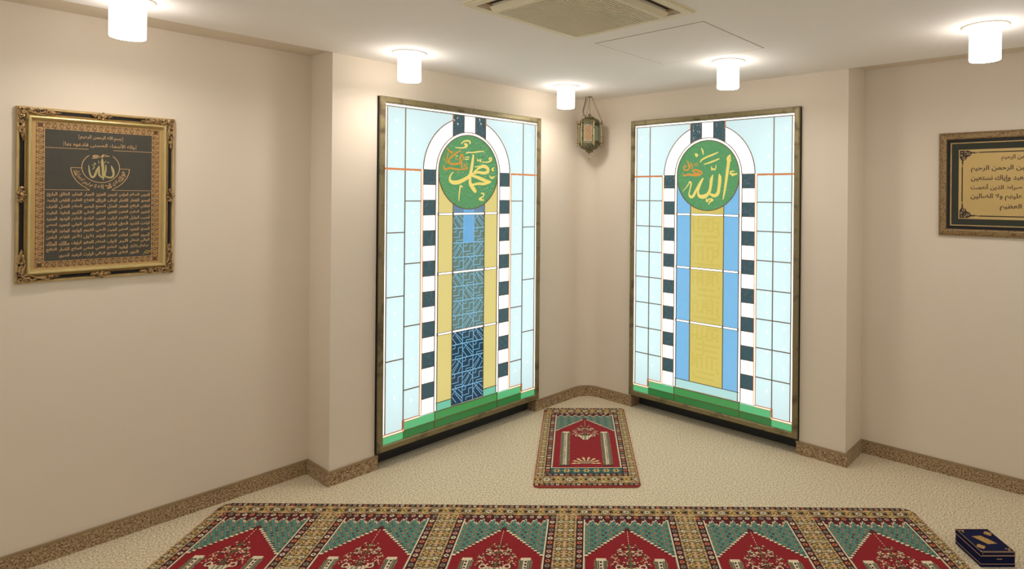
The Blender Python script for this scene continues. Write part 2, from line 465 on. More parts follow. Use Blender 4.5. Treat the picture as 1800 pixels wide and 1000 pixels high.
SALAM = [
 [(145,235,14),(188,276,20),(215,268,14)],
 [(312,240,10),(232,300,20),(180,350,20),(162,400,14)],
 [(158,280,10),(142,360,12),(130,420,8)],
 [(150,390,16),(200,420,20),(270,412,20),(300,395,14)],
 [(345,355,14),(320,295,20),(296,350,18),(300,415,14)],
 [(105,440,14),(120,488,20),(180,470,18),(250,480,18),(312,482,14)],
 [(322,350,12),(316,430,18),(330,482,14)],
 [(330,482,12),(388,460,16),(345,425,12),(385,402,8)],
 [(245,342,8),(245,372,8)], [(262,342,8),(262,372,8)], [(110,345,8),(112,385,12)], [(265,515,8),(285,515,10)]]
ALLAH = [
 [(742,250,12),(716,290,34),(720,345,36),(708,450,34),(690,600,29),(670,740,22),(655,820,10)],
 [(740,245,8),(747,335,12)],
 [(795,460,10),(752,465,18),(747,492,20),(790,500,22),(830,490,12)], [(790,500,16),(765,522,14)],
 [(605,490,14),(613,560,38),(606,650,36),(590,738,38),(545,772,36),(490,750,24)],
 [(627,510,8),(627,565,10)],
 [(525,500,10),(506,560,34),(495,660,32),(470,740,36),(410,783,46),(352,778,36),(332,730,24),(352,655,16),(402,540,10)],
 [(402,540,10),(370,582,22),(312,690,28),(266,778,32),(230,788,28),(210,750,16),(226,680,16),(237,610,20),(217,590,20),(206,612,12),(180,652,12),(125,715,6)],
 [(505,390,10),(510,435,16),(530,420,12),(540,435,14),(555,428,13),(565,375,10)],
 [(355,335,10),(380,300,18),(450,265,19),(520,240,19),(592,210,10)],
 [(405,362,10),(500,335,18),(605,295,14)],
 [(290,212,12),(303,250,20),(322,235,15),(300,215,10)], [(370,145,8),(390,190,20),(395,237,8)],
 [(440,805,10),(450,845,22),(480,815,16),(525,826,20),(490,850,18),(470,886,10)]]
JALLA = [
 [(120,470,10),(140,505,18),(200,490,22),(260,500,26),(340,500,24),(385,470,16),(330,440,22),(260,430,18)],
 [(250,440,14),(300,480,20),(350,470,14)], [(180,300,10),(200,350,20),(215,420,16)],
 [(242,330,10),(202,420,16),(150,430,18),(135,390,16),(165,370,14),(160,400,10)],
 [(255,350,10),(246,420,16)], [(275,350,8),(330,345,10)], [(280,375,8),(330,370,10)]]

# ------------------------------------------------------------------ backlit stained glass panels
G_pale  = glass_pane('glass_pale_blue', lin(219, 239, 240), 0.88, rough=.38, bump=.06)
G_white = glass_pane('glass_milk_white', lin(253, 249, 246), 2.1, bump=.05)
G_cream = glass_pane('glass_cream', lin(255, 236, 205), 1.6, bump=.05)
G_dark  = glass_pane('glass_blue_black', lin(70, 98, 104), 0.85, rough=.06, bump=.7, bscale=26)
G_yellow= glass_pane('glass_straw', lin(222, 208, 138), 0.95, bump=.08, bscale=14)
G_gold  = glass_pane('glass_ochre', lin(216, 200, 112), 0.92, rough=.08, bump=.15, bscale=18)
G_golddk= glass_pane('glass_ochre_painted', lin(209, 192, 103), 0.92, rough=.08, bump=.15, bscale=18)
G_blue  = glass_pane('glass_sky_blue', lin(136, 194, 230), 0.92, rough=.07, bump=.45, bscale=18)
G_navy  = glass_pane('glass_navy', lin(44, 72, 92), 0.9, rough=.12, bump=.10)
G_gg    = glass_pane('glass_grey_green', lin(108, 134, 126), 0.92, rough=.12, bump=.10)
G_line  = glass_pane('glass_line_blue', lin(138, 200, 234), 0.97, bump=.10)
G_slate = glass_pane('glass_slate', lin(112, 148, 174), .92)
G_patch = glass_pane('glass_patch_blue', lin(120, 182, 226), 0.95, bump=.15)
G_green = glass_pane('glass_green', lin(96, 160, 104), 0.92, rough=.05, bump=1.0, bscale=60)
G_g1    = glass_pane('glass_leaf_green', lin(104, 190, 134), 0.85, trans=.5)
G_g2    = glass_pane('glass_deep_green', lin(58, 128, 66), 0.75, trans=.5)
G_g3    = glass_pane('glass_grass_green', lin(84, 160, 92), 0.8, trans=.5)
G_g0    = glass_pane('glass_mint', lin(128, 206, 176), 0.9)
G_mint  = glass_pane('glass_pale_mint', lin(190, 228, 224), 0.92)
G_script= glass_pane('glass_gold_script', lin(246, 214, 118), 1.05)
G_orange= glass_pane('glass_orange_script', lin(222, 148, 52), 1.0)
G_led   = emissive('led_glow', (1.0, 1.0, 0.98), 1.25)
M_lead  = mat('lead_came', lin(132, 112, 84), rough=.45, metal=.35, var=.1, vscale=40)
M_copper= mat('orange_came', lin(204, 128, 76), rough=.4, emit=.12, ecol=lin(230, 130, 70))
M_tube  = emissive('tube_glow', (1.0, 0.98, 0.95), TUBE_STRENGTH)
M_boxin = mat('lightbox_white', lin(236, 236, 232), rough=.7, emit=.25)

CZ = 1.770; RO = 0.358; RR = 0.264; RI = 0.246
def arcpts(r, a0, a1, n=28, cx=0, cz=CZ): return [(cx+r*math.cos(a), cz+r*math.sin(a)) for a in np.linspace(a0, a1, n)]

def stained_glass(name, label, loc, rz, kind):
    root = thing(name, label, 'stained glass panel', loc, rz)
    # frame of the hinged front: four bars with a bevelled face
    f = MB()
    prof_cz = (2.195+.100)/2; hh = (2.195-.100)/2
    f.sweep_rect([(0, .020), (0, .031), (.004, .034), (.030, .034), (.036, .028), (.037, .012)], .660, hh)
    fr = f.build('frame', M_bronze, root, loc=(0, 0, prof_cz))
    s = MB(); s.ball((0, 0, 0), .0045, seg=10, rings=6, sc=(1, .6, 1)); sc0 = s.build('screw', mat('screw_steel', lin(170, 160, 140), rough=.3, metal=.8), root)
    for q_, (u, z) in enumerate(((-.38, .118), (0, .118), (.38, .118), (-.643, .6), (.643, .6), (-.643, 1.3), (.643, 1.3), (0, 2.178))):
        c2 = sc0 if q_ == 0 else sc0.copy()
        if q_: COL.objects.link(c2); c2.parent = root
        c2.location = (u, -.0345, z)
    # black light box behind it, open to the front
    c = MB(); W = .6585; z0, z1 = .1015, 2.1935
    c.box(-W, -W+.012, -.0195, .17, z0, z1); c.box(W-.012, W, -.0195, .17, z0, z1)
    c.box(-W+.012, W-.012, -.0195, .17, z0, z0+.012); c.box(-W+.012, W-.012, -.0195, .17, z1-.012, z1)
    c.box(-W+.012, W-.012, .158, .17, z0+.012, z1-.012)
    c.build('casing', M_black, root)
    r = MB(); r.box(-W+.014, W-.014, .150, .157, z0+.014, z1-.014); r.build('reflector', M_boxin, root)
    for u in (-.57, -.43, .43, .57):
        t = MB(); t.tube([(u, .085, .30), (u, .085, 2.08)], .013, seg=12); t.build('light_tube', M_tube, root)
    k = MB(); k.box(-.655, .655, .074 if kind == 'L' else .092, .12, .0, .1005); kp = k.build('kick_panel', M_kick, root); kp['label'] = 'charcoal kick panel set back under the frame'
    y0, y1 = -.020, -.016      # glass thickness
    LD = -.0235                # lead stands proud of the glass
    border, arch, key, base, ctr, lead, orange = [MB() for _ in range(7)]; bulbs = []
    sides = {-1: {k: MB() for k in ('pale', 'chequer', 'side', 'strip')}, 1: {k: MB() for k in ('pale', 'chequer', 'side', 'strip')}}
    def pane(mb, u0, u1, z0_, z1_): mb.box(u0, u1, y0, y1, z0_, z1_)
    def came(u0, z0_, u1, z1_, wd=.0058, mb=lead, dd=0.0):
        if abs(u1-u0) < 1e-6: mb.box(u0-wd/2, u0+wd/2, LD-dd, y1, min(z0_, z1_), max(z0_, z1_))
        else: mb.box(min(u0, u1), max(u0, u1), LD-dd-.0004, y1, z0_-wd/2, z0_+wd/2)
    def came_arc(r_, a0, a1, wd=.0058, n=40):
        outer = arcpts(r_+wd/2, a0, a1, n); inner = arcpts(r_-wd/2, a1, a0, n)
        lead.prism(outer+inner, LD-.0008, y1, 'y')
    top = 2.141
    for sg in (-1, 1):
        pale, cheq, side, strip_ = [sides[sg][k] for k in ('pale', 'chequer', 'side', 'strip')]
        def P(u0, u1): return (min(sg*u0, sg*u1), max(sg*u0, sg*u1))
        # white strip around the edge
        a, c_ = P(.610, .624); pane(border, a, c_, .195, 2.155)
        came(sg*.610, .195, sg*.610, top)
        # upper panes
        a, c_ = P(.487, .610); pane(pale, a, c_, 1.776, top)
        poly = [(.487, 1.776)] + [(.487, top), (.137, top)] + [(x, z) for x, z in arcpts(RO, math.acos(.137/RO), math.asin(.006/RO), 24)]
        poly = [(sg*x, z) for x, z in poly]
        pale.prism(poly, y0, y1, 'y')
        came(sg*.487, 1.776, sg*.487, top); 
        came(sg*.487, .25 if False else .195, sg*.487, 1.764)
        # orange bar at springing height and its white core
        a, c_ = P(.374, .624); orange.box(a, c_, LD-.001, y1, 1.764, 1.776)
        # columns of pale bricks
        if kind == 'L':
            out_b = [1.764, 1.388, 1.004, .623, .195]; in_b = [1.764, 1.578, 1.196, .815, .429, .250]
            for (u0, u1, br) in ((.487, .610, out_b), (.374, .487, in_b)):
                a, c_ = P(u0, u1)
                for i in range(len(br)-1): pane(pale, a, c_, br[i+1], br[i])
                for z in br[1:-1]: came(a, z, c_, z)
        else:
            br = [1.764, 1.588, 1.397, 1.205, 1.013, .820, .630, .436, .195]
            a, c_ = P(.374, .610); m_ = sg*.487
            for i in range(8):
                if i == 7:
                    pane(pale, *P(.487, .610), .195, br[i]); pane(pale, *P(.374, .487), .250, br[i])
                else:
                    if i % 2 == 0: pane(pale, a, c_, br[i+1], br[i])
                    else: pane(pale, *P(.487, .610), br[i+1], br[i]); pane(pale, *P(.374, .487), br[i+1], br[i])
                if i < 7: came(a, br[i+1], c_, br[i+1])
        # orange-edged cream upright beside the chequered column
        a, c_ = P(.3605, .3715); strip_.cur = 1; pane(strip_, a, c_, .25, 1.764)
        came(sg*.3728, .25, sg*.3728, 1.770, .0034, orange); came(sg*.3592, .25, sg*.3592, 1.776, .0034, orange)
        # chequered column
        zs = [1.776 - i*.09569 for i in range(17)]; zs[-1] = .245
        for i in range(16):
            cheq.cur = i % 2; pane(cheq, *P(.267, .358), zs[i+1]+.001, zs[i]-.001)
            came(*[sg*.267, zs[i]], sg*.358, zs[i], .0035)
        came(sg*.2655, .245, sg*.2655, CZ)
        # white strip down from the ring
        strip_.cur = 0; pane(strip_, *P(.247, .2645), .245, CZ); came(sg*.246, .245, sg*.246, CZ)
        # stepped base
        for (u0, u1, zt) in ((.487, .624, .195), (.374, .487, .250)):
            a, c_ = P(u0, u1)
            base.cur = 2; base.box(a, c_, LD+.001, y1, zt-.012, zt-.004)
            orange.box(a, c_, LD-.001, y1, zt-.004, zt-.0015+.002); orange.box(a, c_, LD-.001, y1, zt-.015, zt-.012)
        base.box(*P(.483, .491), LD+.001, y1, .183, .25); came(sg*.4815, .183, sg*.4815, .25, .003, orange, .001); came(sg*.4925, .183, sg*.4925, .25, .003, orange, .001)
        base.cur = 0; pane(base, *P(.487, .624), .133, .1805); pane(base, *P(.258, .481), .186, .235)
        base.cur = 1; pane(base, *P(.258, .487), .133, .183)
        came(sg*.258, .135, sg*.258, .245, .0045)
        came(sg*.258, .184, sg*.487, .184, .004)
        # keystone and top arch
        a0 = math.acos(.137/RO); b0 = math.acos(.137/RR)
        poly = arcpts(RO, .006/RO, a0, 24) + arcpts(RR, b0, .006/RR, 24)
        arch.prism([(sg*x, z) for x, z in poly], y0, y1, 'y')
        poly = [(.046, CZ+math.sqrt(RR**2-.046**2)), (.046, top+.004), (.135, top+.004)] + arcpts(RR, b0, math.acos(.046/RR), 8)[:-1]
        key.cur = 0; key.prism([(sg*x, z) for x, z in poly], y0, y1, 'y')
        came(sg*.046, CZ+.258, sg*.046, top+.004, .004); 
        orange.box(*P(.1345, .1395), LD-.0012, y1, CZ+math.sqrt(RO**2-.137**2)-.012, top+.004)
        came(sg*.137, CZ+math.sqrt(RR**2-.137**2), sg*.137, CZ+math.sqrt(RO**2-.137**2), .004)
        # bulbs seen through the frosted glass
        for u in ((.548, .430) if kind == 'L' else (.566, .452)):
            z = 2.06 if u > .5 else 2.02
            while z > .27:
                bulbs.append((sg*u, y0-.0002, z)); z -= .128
    pane(border, -.624, .624, top+.004, 2.155); came(-.624, top+.002, .624, top+.002)
    poly = [(-.046, CZ+math.sqrt(RR**2-.046**2)), (-.046, top+.004), (.046, top+.004), (.046, CZ+math.sqrt(RR**2-.046**2))] + arcpts(RR, math.acos(.046/RR), PI-math.acos(.046/RR), 8)[1:-1]
    key.cur = 1; key.prism(poly, y0, y1, 'y')
    came_arc(RO, 0, math.acos(.137/RO)); came_arc(RO, PI-math.acos(.137/RO), PI)
    came_arc(RR, 0, PI, n=60); came_arc(RI, 0, 2*PI, n=90)
    arch.prism(arcpts(RR, 0, PI, 60)+arcpts(RI, PI, 0, 60), y0, y1, 'y')
    # centre panels below the roundel
    divs = [1.494, 1.113, .727]; zb_side = .293 if kind == 'L' else .306; zb_ctr = .245 if kind == 'L' else .306
    edge = .131; bt = [1.494+.006] + []
    def lower_cut(u0, u1, n=10): return [(u, CZ-math.sqrt(max(0, RI**2-u*u))) for u in np.linspace(u0, u1, n)]
    rows = [(1.488, 1.119), (1.107, .733), (.721, None)]
    for sg in (-1, 1):
        pts = [(.246, 1.500), (.246, CZ)] + [p for p in lower_cut(.2459, edge)] + [(edge, 1.500)]
        side = sides[sg]['side']; side.prism([(sg*x, z) for x, z in pts], y0, y1, 'y')
        for zt, zb in rows: pane(side, min(sg*edge, sg*.246), max(sg*edge, sg*.246), zb if zb else zb_side, zt)
        came(sg*edge, CZ-math.sqrt(RI**2-edge**2), sg*edge, zb_ctr, .0045)
    ctr.prism([(-edge, 1.500)] + lower_cut(-edge, edge, 16) + [(edge, 1.500)], y0, y1, 'y')
    for q_, (zt, zb) in enumerate(rows): ctr.cur = 2 if q_ < 2 else 0; pane(ctr, -edge, edge, zb if zb else zb_ctr, zt)
    ctr.cur = 0
    for z in divs:
        ctr.cur = 1; ctr.box(-.246, .246, y0-.0015, y1, z-.006, z+.006); ctr.cur = 0; came(-.246, z-.0065, .246, z-.0065, .003); came(-.246, z+.0065, .246, z+.0065, .003)
        for u in (-edge, edge, -.246, .246): lead.box(u-.005, u+.005, LD-.002, y1, z-.009, z+.009)
    if kind == 'L':
        for sg in (-1, 1):
            base.cur = 3; pane(base, min(sg*edge, sg*.256), max(sg*edge, sg*.256), .240, .290); came(min(sg*edge, sg*.256), .292, max(sg*edge, sg*.256), .292, .004)
    else:
        base.cur = 3; pane(base, -.256, .256, .248, .303); came(-.256, .305, .256, .305, .004)
    base.cur = 4; pane(base, -.256, .256, .186, .236); base.cur = 1; pane(base, -.256, .256, .133, .182)
    came(-.256, .184, .256, .184, .0045); came(-.262, .239, .262, .239, .0045)
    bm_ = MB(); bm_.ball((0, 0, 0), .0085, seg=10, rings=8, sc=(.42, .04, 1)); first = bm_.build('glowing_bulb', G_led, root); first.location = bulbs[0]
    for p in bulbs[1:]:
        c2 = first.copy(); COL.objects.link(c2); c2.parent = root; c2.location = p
    G_side = G_yellow if kind == 'L' else G_blue; G_c = G_navy if kind == 'L' else G_gold
    for nm, mb_, m_ in (('white_border', border, G_white), ('white_arch', arch, G_white), ('keystone', key, [G_dark, G_white]),
                        ('green_base', base, [G_g1, G_g2, G_cream, G_g0 if kind == 'L' else G_mint, G_g3]),
                        ('lead_came', lead, M_lead), ('orange_came', orange, M_copper)):
        fixnormals(mb_.build(nm, m_, root))
    for sg in (-1, 1):
        for nm, k_, m_ in (('pale_blue_panes', 'pale', G_pale), ('chequered_column', 'chequer', [G_dark, G_white]), ('side_strip', 'side', G_side), ('edge_strip', 'strip', [G_white, G_cream])):
            fixnormals(sides[sg][k_].build(nm, m_, root))
    cp = fixnormals(ctr.build('centre_panel', [G_c, G_white, G_gg if kind == 'L' else G_c], root))
    # painted pattern of the centre panel
    pt = MB(); yy = y0-.0006
    if kind == 'L':
        cw = edge*2/3; rh = .381/4
        segs = {'A': [[(0,.55),(.55,1)], [(.1,1),(1,.2)], [(0,.55),(.45,0)], [(.35,.65),(.95,.0)], [(.62,.9),(1,.55)]],
                'B': [[(0,.62),(.38,.62),(.38,0)], [(.62,1),(.62,.38),(1,.38)], [(.62,.62),(.62,.62)]],
                'C': [[(1,.55),(.45,1)], [(.9,1),(0,.2)], [(1,.55),(.55,0)], [(.65,.65),(.05,.0)], [(.38,.9),(0,.55)]],
                'D': [[(0,.38),(.62,.38),(.62,.75),(1,.75)], [(.35,0),(.35,.18),(1,.18)], [(0,.75),(.3,.75),(.3,1)]]}
        for i in range(13):
            zt = 1.494 - i*rh; zb = zt-rh
            if zb < .24: zb = .24
            for j in range(3):
                u0 = -edge+j*cw
                if j == 1 and i in (0, 1): continue
                kd = 'ACBD'[(i*2+j*3+(i//2)) % 4] if (i+j) % 2 == 0 else 'BDBD'[(i+j) % 4]
                if (i+j) % 2 == 0: kd = 'A' if (i+j//2) % 4 < 2 else 'C'
                for ln in segs[kd]:
                    pts = [(u0+x*cw, zb+z*(zt-zb)) for x, z in ln]
                    for q in range(len(pts)-1): 
                        if pts[q] != pts[q+1]: pt.ribbon([pts[q], pts[q+1]], .0042, yy-.0001*q)
            if i: pt.ribbon([(-edge, zt), (edge, zt)], .006, yy-.0003)
        for u in (-cw/2, cw/2): pt.ribbon([(u, 1.494), (u, .24)], .0045, yy-.0004)
        q = pt.build('line_pattern', G_line, cp); q['label'] = 'light blue geometric lines'
        pa = MB(); pa.box(-cw/2, cw/2, yy-.0008, y0, 1.494-2*rh, 1.487); pa.prism([(-cw/2, 1.500)]+lower_cut(-cw/2, cw/2, 6)+[(cw/2, 1.500)], yy-.0008, y0, 'y')
        pa.build('clear_blue_patch', G_patch, cp)
        for sg in (-1, 1):
            lb = MB(); lb.prism([(sg*edge, 1.500)]+[(sg*u, z) for u, z in lower_cut(edge, cw/2, 6)]+[(sg*cw/2, 1.500)], yy-.0002, y0, 'y')
            fixnormals(lb.build('slate_blue_corner', G_slate, cp))
    else:
        rnd = random.Random(5); n = 11; cell = .216/n
        for (zt, zb) in ((1.47, 1.13), (1.095, .745), (.71, .33)):
            rowsn = int((zt-zb)/cell)
            for r_ in range(0, rowsn, 1):
                z = zt-r_*cell
                if (r_//5) % 2 == 0:
                    for c_ in range(0, n+1, 2):
                        if rnd.random() < .75: pt.ribbon([(-.108+c_*cell, z), (-.108+c_*cell, z-cell)], cell*.8, yy)
                        elif c_+2 <= n: pt.ribbon([(-.108+c_*cell-.4*cell, z-.5*cell), (-.108+(c_+2)*cell, z-.5*cell)], cell*.8, yy-.0001)
                elif r_ % 2 == 0:
                    c0 = rnd.choice((0, 1, 2)); c1 = rnd.choice((n-2, n-1, n))
                    pt.ribbon([(-.108+c0*cell, z-.5*cell), (-.108+c1*cell, z-.5*cell)], cell*.8, yy-.0001)
                else:
                    c_ = rnd.choice((0, n-1, 4, 7)); pt.ribbon([(-.108+(c_+.5)*cell, z), (-.108+(c_+.5)*cell, z-cell)], cell*.8, yy)
        q = pt.build('maze_pattern', G_golddk, cp); q['label'] = 'darker ochre square maze pattern'
    rd = MB(); rd.prism(arcpts(RI-.001, 0, 2*PI, 72)[:-1], y0-.001, y1, 'y'); ro = fixnormals(rd.build('roundel', G_green, root))
    sc = MB(); so = MB(); ys = y0-.0016
    if kind == 'L':
        fn = lambda X, Y: ((X-415)/360*RI*.985, CZ-(Y-510)/455*RI*.985); kk = 1.12*RI/405
        strokes(sc, MUHAMMAD, fn, kk, ys); strokes(so, SALAM, fn, kk, ys-.0008)
    else:
        fn = lambda X, Y: ((X-450)/400*RI*.985, CZ-(Y-508)/452*RI*.985); kk = 1.12*RI/425
        strokes(sc, ALLAH, fn, kk, ys); strokes(so, JALLA, fn, kk, ys-.0008)
    q = sc.build('calligraphy', G_script, ro); q['label'] = 'large golden Arabic calligraphy'
    q = so.build('small_calligraphy', G_orange, ro); q['label'] = 'small orange Arabic calligraphy'
    return root

stained_glass('stained_glass_panel', 'backlit stained glass panel with straw yellow strips and a dark blue patterned centre', (-1.225, 0, 0), 0, 'L')
stained_glass('stained_glass_panel', 'backlit stained glass panel with sky blue strips and an ochre yellow centre', (0, -1.129, 0), -PI/2, 'R')

# ------------------------------------------------------------------ ceiling lamps
M_opal = emissive('opal_glass', LAMP_COLOR, LAMP_STRENGTH)
M_white = mat('white_enamel', lin(238, 228, 214), rough=.4, var=.01)
M_mouth = emissive('lamp_mouth', LAMP_COLOR, LAMP_STRENGTH*13.5)
def lamp(x, y, label):
    t = thing('ceiling_lamp', label, 'ceiling lamp', (x, y, H), 0, 'white cylinder ceiling lamps')
    f = MB(); f.lathe([(.094, 0), (.094, -.004), (.088, -.007), (.064, -.007), (.064, 0)], seg=40, cap=False); f.build('flange', M_white, t, smooth=True)
    s = MB(); s.lathe([(.062, -.001), (.062, -.150), (.0605, -.155), (.0575, -.155), (.0575, -.146)], seg=40, cap=False); s.build('glass_shade', M_opal, t, smooth=True)
    m = MB(); m.lathe([(.0573, -.146), (.001, -.146)], seg=40, cap=False); fixnormals(m.build('glowing_mouth', M_mouth, t))
    return t
lamp(-3.133, -.225, 'white cylinder ceiling lamp above the dark calligraphy picture')
lamp(-1.881, -.318, 'white cylinder ceiling lamp in front of the stained glass with yellow strips')
lamp(-.600, -.312, 'white cylinder ceiling lamp nearest the corner, beside the hanging lantern')
lamp(-.616, -1.598, 'white cylinder ceiling lamp in front of the stained glass with blue strips')
lamp(-.554, -2.846, 'white cylinder ceiling lamp near the gold panel picture')
lamp(-3.133, -1.598, 'unseen white cylinder ceiling lamp added for extra light, further from the corner')  # added lamp outside the view, continues the lamp grid for extra light

# ------------------------------------------------------------------ air conditioner
M_ac = mat('ac_plastic', lin(230, 220, 190), rough=.5, var=.015)
M_acd = mat('ac_dark', lin(24, 20, 14), rough=.8)
M_flap = mat('ac_flap', lin(170, 138, 96), rough=.5)
ac = thing('ceiling_air_conditioner', 'square cream air conditioner with a slatted grille set in the ceiling', 'air conditioner', (-1.910, -1.604, H))
f = MB(); 
def ring(mb, ro, ri, z0, z1):
    mb.box(-ro, ro, -ro, -ri, z0, z1); mb.box(-ro, ro, ri, ro, z0, z1); mb.box(-ro, -ri, -ri, ri, z0, z1); mb.box(ri, ro, -ri, ri, z0, z1)
ring(f, .338, .302, -.012, 0); ring(f, .345, .338, -.006, 0); f.build('outer_frame', M_ac, ac)
d = MB(); d.box(-.302, .302, -.302, .302, -.002, -.0005); d.build('dark_recess', M_acd, ac)
for k in range(4):
    fl = MB(); n = len(fl.v)
    q = [(-.245, .301, -.0030), (.245, .301, -.0030), (.245, .285, -.0042), (-.245, .285, -.0042)]
    fl.v += q + [(x, y, z-.0012) for x, y, z in q]
    for ff in ((0,1,2,3),(7,6,5,4),(0,4,5,1),(1,5,6,2),(2,6,7,3),(3,7,4,0)): fl.face([n+i for i in ff])
    fl.box(-.300, -.247, .264, .300, -.012, -.002); fl.box(.247, .268, .264, .300, -.012, -.002)
    o = fl.build('air_flap', M_flap, ac); o.rotation_euler = (0, 0, k*PI/2)
p = MB(); n = 0
for (h_, z) in ((.262, -.002), (.262, -.014), (.252, -.036), (.240, -.038), (.240, -.030)):
    p.v += [(-h_, -h_, z), (h_, -h_, z), (h_, h_, z), (-h_, h_, z)]
for i in range(4):
    for k in range(4):
        a = i*4+k; c = i*4+(k+1) % 4; p.face([a, c, c+4, a+4])
fixnormals(p.build('centre_panel', M_ac, ac))
bk = MB(); bk.box(-.240, .240, -.240, .240, -.030, -.027); bk.build('grille_backing', mat('grille_shadow', lin(92, 74, 44), rough=.8), ac)
gr = MB()
for i in range(34):
    y = -.237+i*.01425; gr.box(-.240, .240, y, y+.0076, -.037, -.030)
g = gr.build('grille', M_ac, ac)

# ------------------------------------------------------------------ left picture: dark calligraphy with ninety-nine words
def tube_spiral(mb, cx, cz, r0, turns, d0, rad, start=0, sgn=1, n=22):
    pts = []; rads = []
    for i in range(n):
        t = i/(n-1); a = start+sgn*turns*2*PI*t; r = r0*(1-.82*t)
        pts.append((cx+r*math.cos(a), -(d0+.004*t), cz+r*math.sin(a))); rads.append(rad*(1-.35*t))
    mb.tube(pts, rads, seg=6)
def carved_corner(mb, sx, sz, W, Hh, seed):
    rnd = random.Random(seed)
    def at(u, v): return (sx*(W-u), sz*(Hh-v))
    for (u, v, r) in ((.016, .016, .016), (.040, .014, .013), (.014, .040, .013), (.066, .017, .012), (.017, .066, .012), (.092, .014, .010), (.014, .092, .010), (.115, .018, .009), (.018, .115, .009)):
        x, z = at(u, v); tube_spiral(mb, x, z, r*.85, 1.4, .022, .0042, rnd.random()*6, sx*sz)
    for k in range(16):
        u = .01+.12*(k/15); v = .010+.016*abs(math.sin(k*1.3))
        for (a, c) in ((u, v), (v, u)):
            x, z = at(a, c); mb.ball((x, -.023, z), .0045+.0025*rnd.random(), seg=7, rings=5, sc=(1.5 if a > c else .8, .7, .8 if a > c else 1.5))
    for (a, c) in (((.02, .03), (.145, .020)), ((.03, .02), (.020, .145))):
        x0, z0 = at(*a); x1, z1 = at(*c); pts = []
        for i in range(14):
            t = i/13; wv = .007*math.sin(t*PI*3)
            dx, dz = x1-x0, z1-z0; L = math.hypot(dx, dz)
            pts.append((x0+dx*t-dz/L*wv, -.026, z0+dz*t+dx/L*wv))
        mb.tube(pts, [.0042*(1-.6*i/13) for i in range(14)], seg=6)
def carved_mid(mb, cx, cz, horiz, seed):
    for s_ in (-1, 1):
        for (o_, r) in ((.010, .010), (.026, .008)):
            x, z = (cx+s_*o_, cz) if horiz else (cx, cz+s_*o_)
            tube_spiral(mb, x, z, r, 1.3, .024, .004, 0 if s_ > 0 else PI, s_)
    mb.ball((cx, -.028, cz), .010, seg=10, rings=6, sc=(1, .7, 1))
    for k in range(5):
        a = k/5*2*PI; mb.ball((cx+.013*math.cos(a), -.026, cz+.013*math.sin(a)), .006, seg=7, rings=5, sc=(1, .6, 1))

M_dark_field = mat('charcoal_fabric', lin(72, 68, 62), rough=.8, var=.08, vscale=60)
M_script = mat('gilt_script', lin(226, 178, 122), rough=.55)
M_band = mat('gold_border', lin(206, 166, 110), rough=.55, metal=.15, var=.06)
M_swirl = mat('border_brown', lin(100, 52, 34), rough=.7)
M_glass = clear_glass('picture_glass')
W, Hh = .2865, .3765
pic = thing('framed_calligraphy', 'dark calligraphy picture with rows of small gold words in a carved gilt frame', 'framed picture', (-3.127, YL, 1.6005))
b = MB(); b.sweep_rect([(0, 0), (0, .017), (.003, .021), (.009, .021), (.012, .016), (.013, .014)], W, Hh); b.build('outer_moulding', M_gold, pic)
b = MB(); b.sweep_rect([(.013, .014), (.016, .012), (.023, .012), (.026, .016)], W, Hh); b.build('black_band', mat('black_lacquer', lin(30, 27, 28), rough=.4, spec=.25), pic)
b = MB(); b.sweep_rect([(.026, .016), (.0275, .021), (.0295, .018), (.0315, .022), (.034, .019), (.036, .026)], W, Hh); b.build('ridged_moulding', M_gold, pic)
b = MB(); b.sweep_rect([(.036, .026), (.039, .032), (.044, .033), (.048, .028), (.050, .018), (.0535, .012)], W, Hh); b.build('inner_moulding', M_goldlight, pic)
for i, (sx, sz) in enumerate(((-1, 1), (1, 1), (1, -1), (-1, -1))):
    cv = MB(); carved_corner(cv, sx, sz, W, Hh, i); cv.build('corner_ornament', M_gold_old, pic, smooth=True)
for (x, z, hz) in ((0, Hh-.017, True), (0, -Hh+.017, True), (-W+.017, 0, False), (W-.017, 0, False)):
    cv = MB(); carved_mid(cv, x, z, hz, 3); cv.build('side_ornament', M_gold_old, pic, smooth=True)
AW, AH = W-.0535, Hh-.0535
b = MB(); b.box(-AW, AW, -.012, -.004, -AH, AH); art = b.build('gold_mat', M_band, pic)
OW, OH = AW-.011, AH-.011; FW, FH = .1955, .2895
b = MB(); b.box(-FW, FW, -.0126, -.012, -FH, FH); b.build('dark_field', M_dark_field, art)
# swirl border
sw = MB(); dd = -.0124
def swirl(cx, cz, r, ph):
    pts = []
    for i in range(20):
        t = i/19; a = ph+t*2*PI*1.55; rr = r*(1-.75*t); pts.append((cx+rr*math.cos(a), cz+rr*math.sin(a)))
    sw.ribbon(pts, .0023, dd)
bw = ((OW-FW)+(OH-FH))/2
nx = 17; nz = 25
for i in range(nx):
    x = -FW+(i+.5)*2*FW/nx
    for sg in (-1, 1):
        zc = sg*(FH+bw/2+.001); swirl(x, zc, .0098, i*PI); sw.ribbon([(x-.0115, zc-.010), (x-.006, zc+.0), (x-.0115, zc+.010)], .0016, dd-.00005)
        for q_ in (-.0115, .0115): sw.ribbon([(x-.004, zc+q_), (x+.004, zc+q_)], .0022, dd-.0001)
for j in range(nz):
    z = -FH+(j+.5)*2*FH/nz
    for sg in (-1, 1):
        xc = sg*(FW+bw/2+.001); swirl(xc, z, .0098, j*PI+PI/2); sw.ribbon([(xc-.010, z-.0115), (xc, z-.006), (xc+.010, z-.0115)], .0016, dd-.00005)
        for q_ in (-.0115, .0115): sw.ribbon([(xc+q_, z-.004), (xc+q_, z+.004)], .0022, dd-.0001)
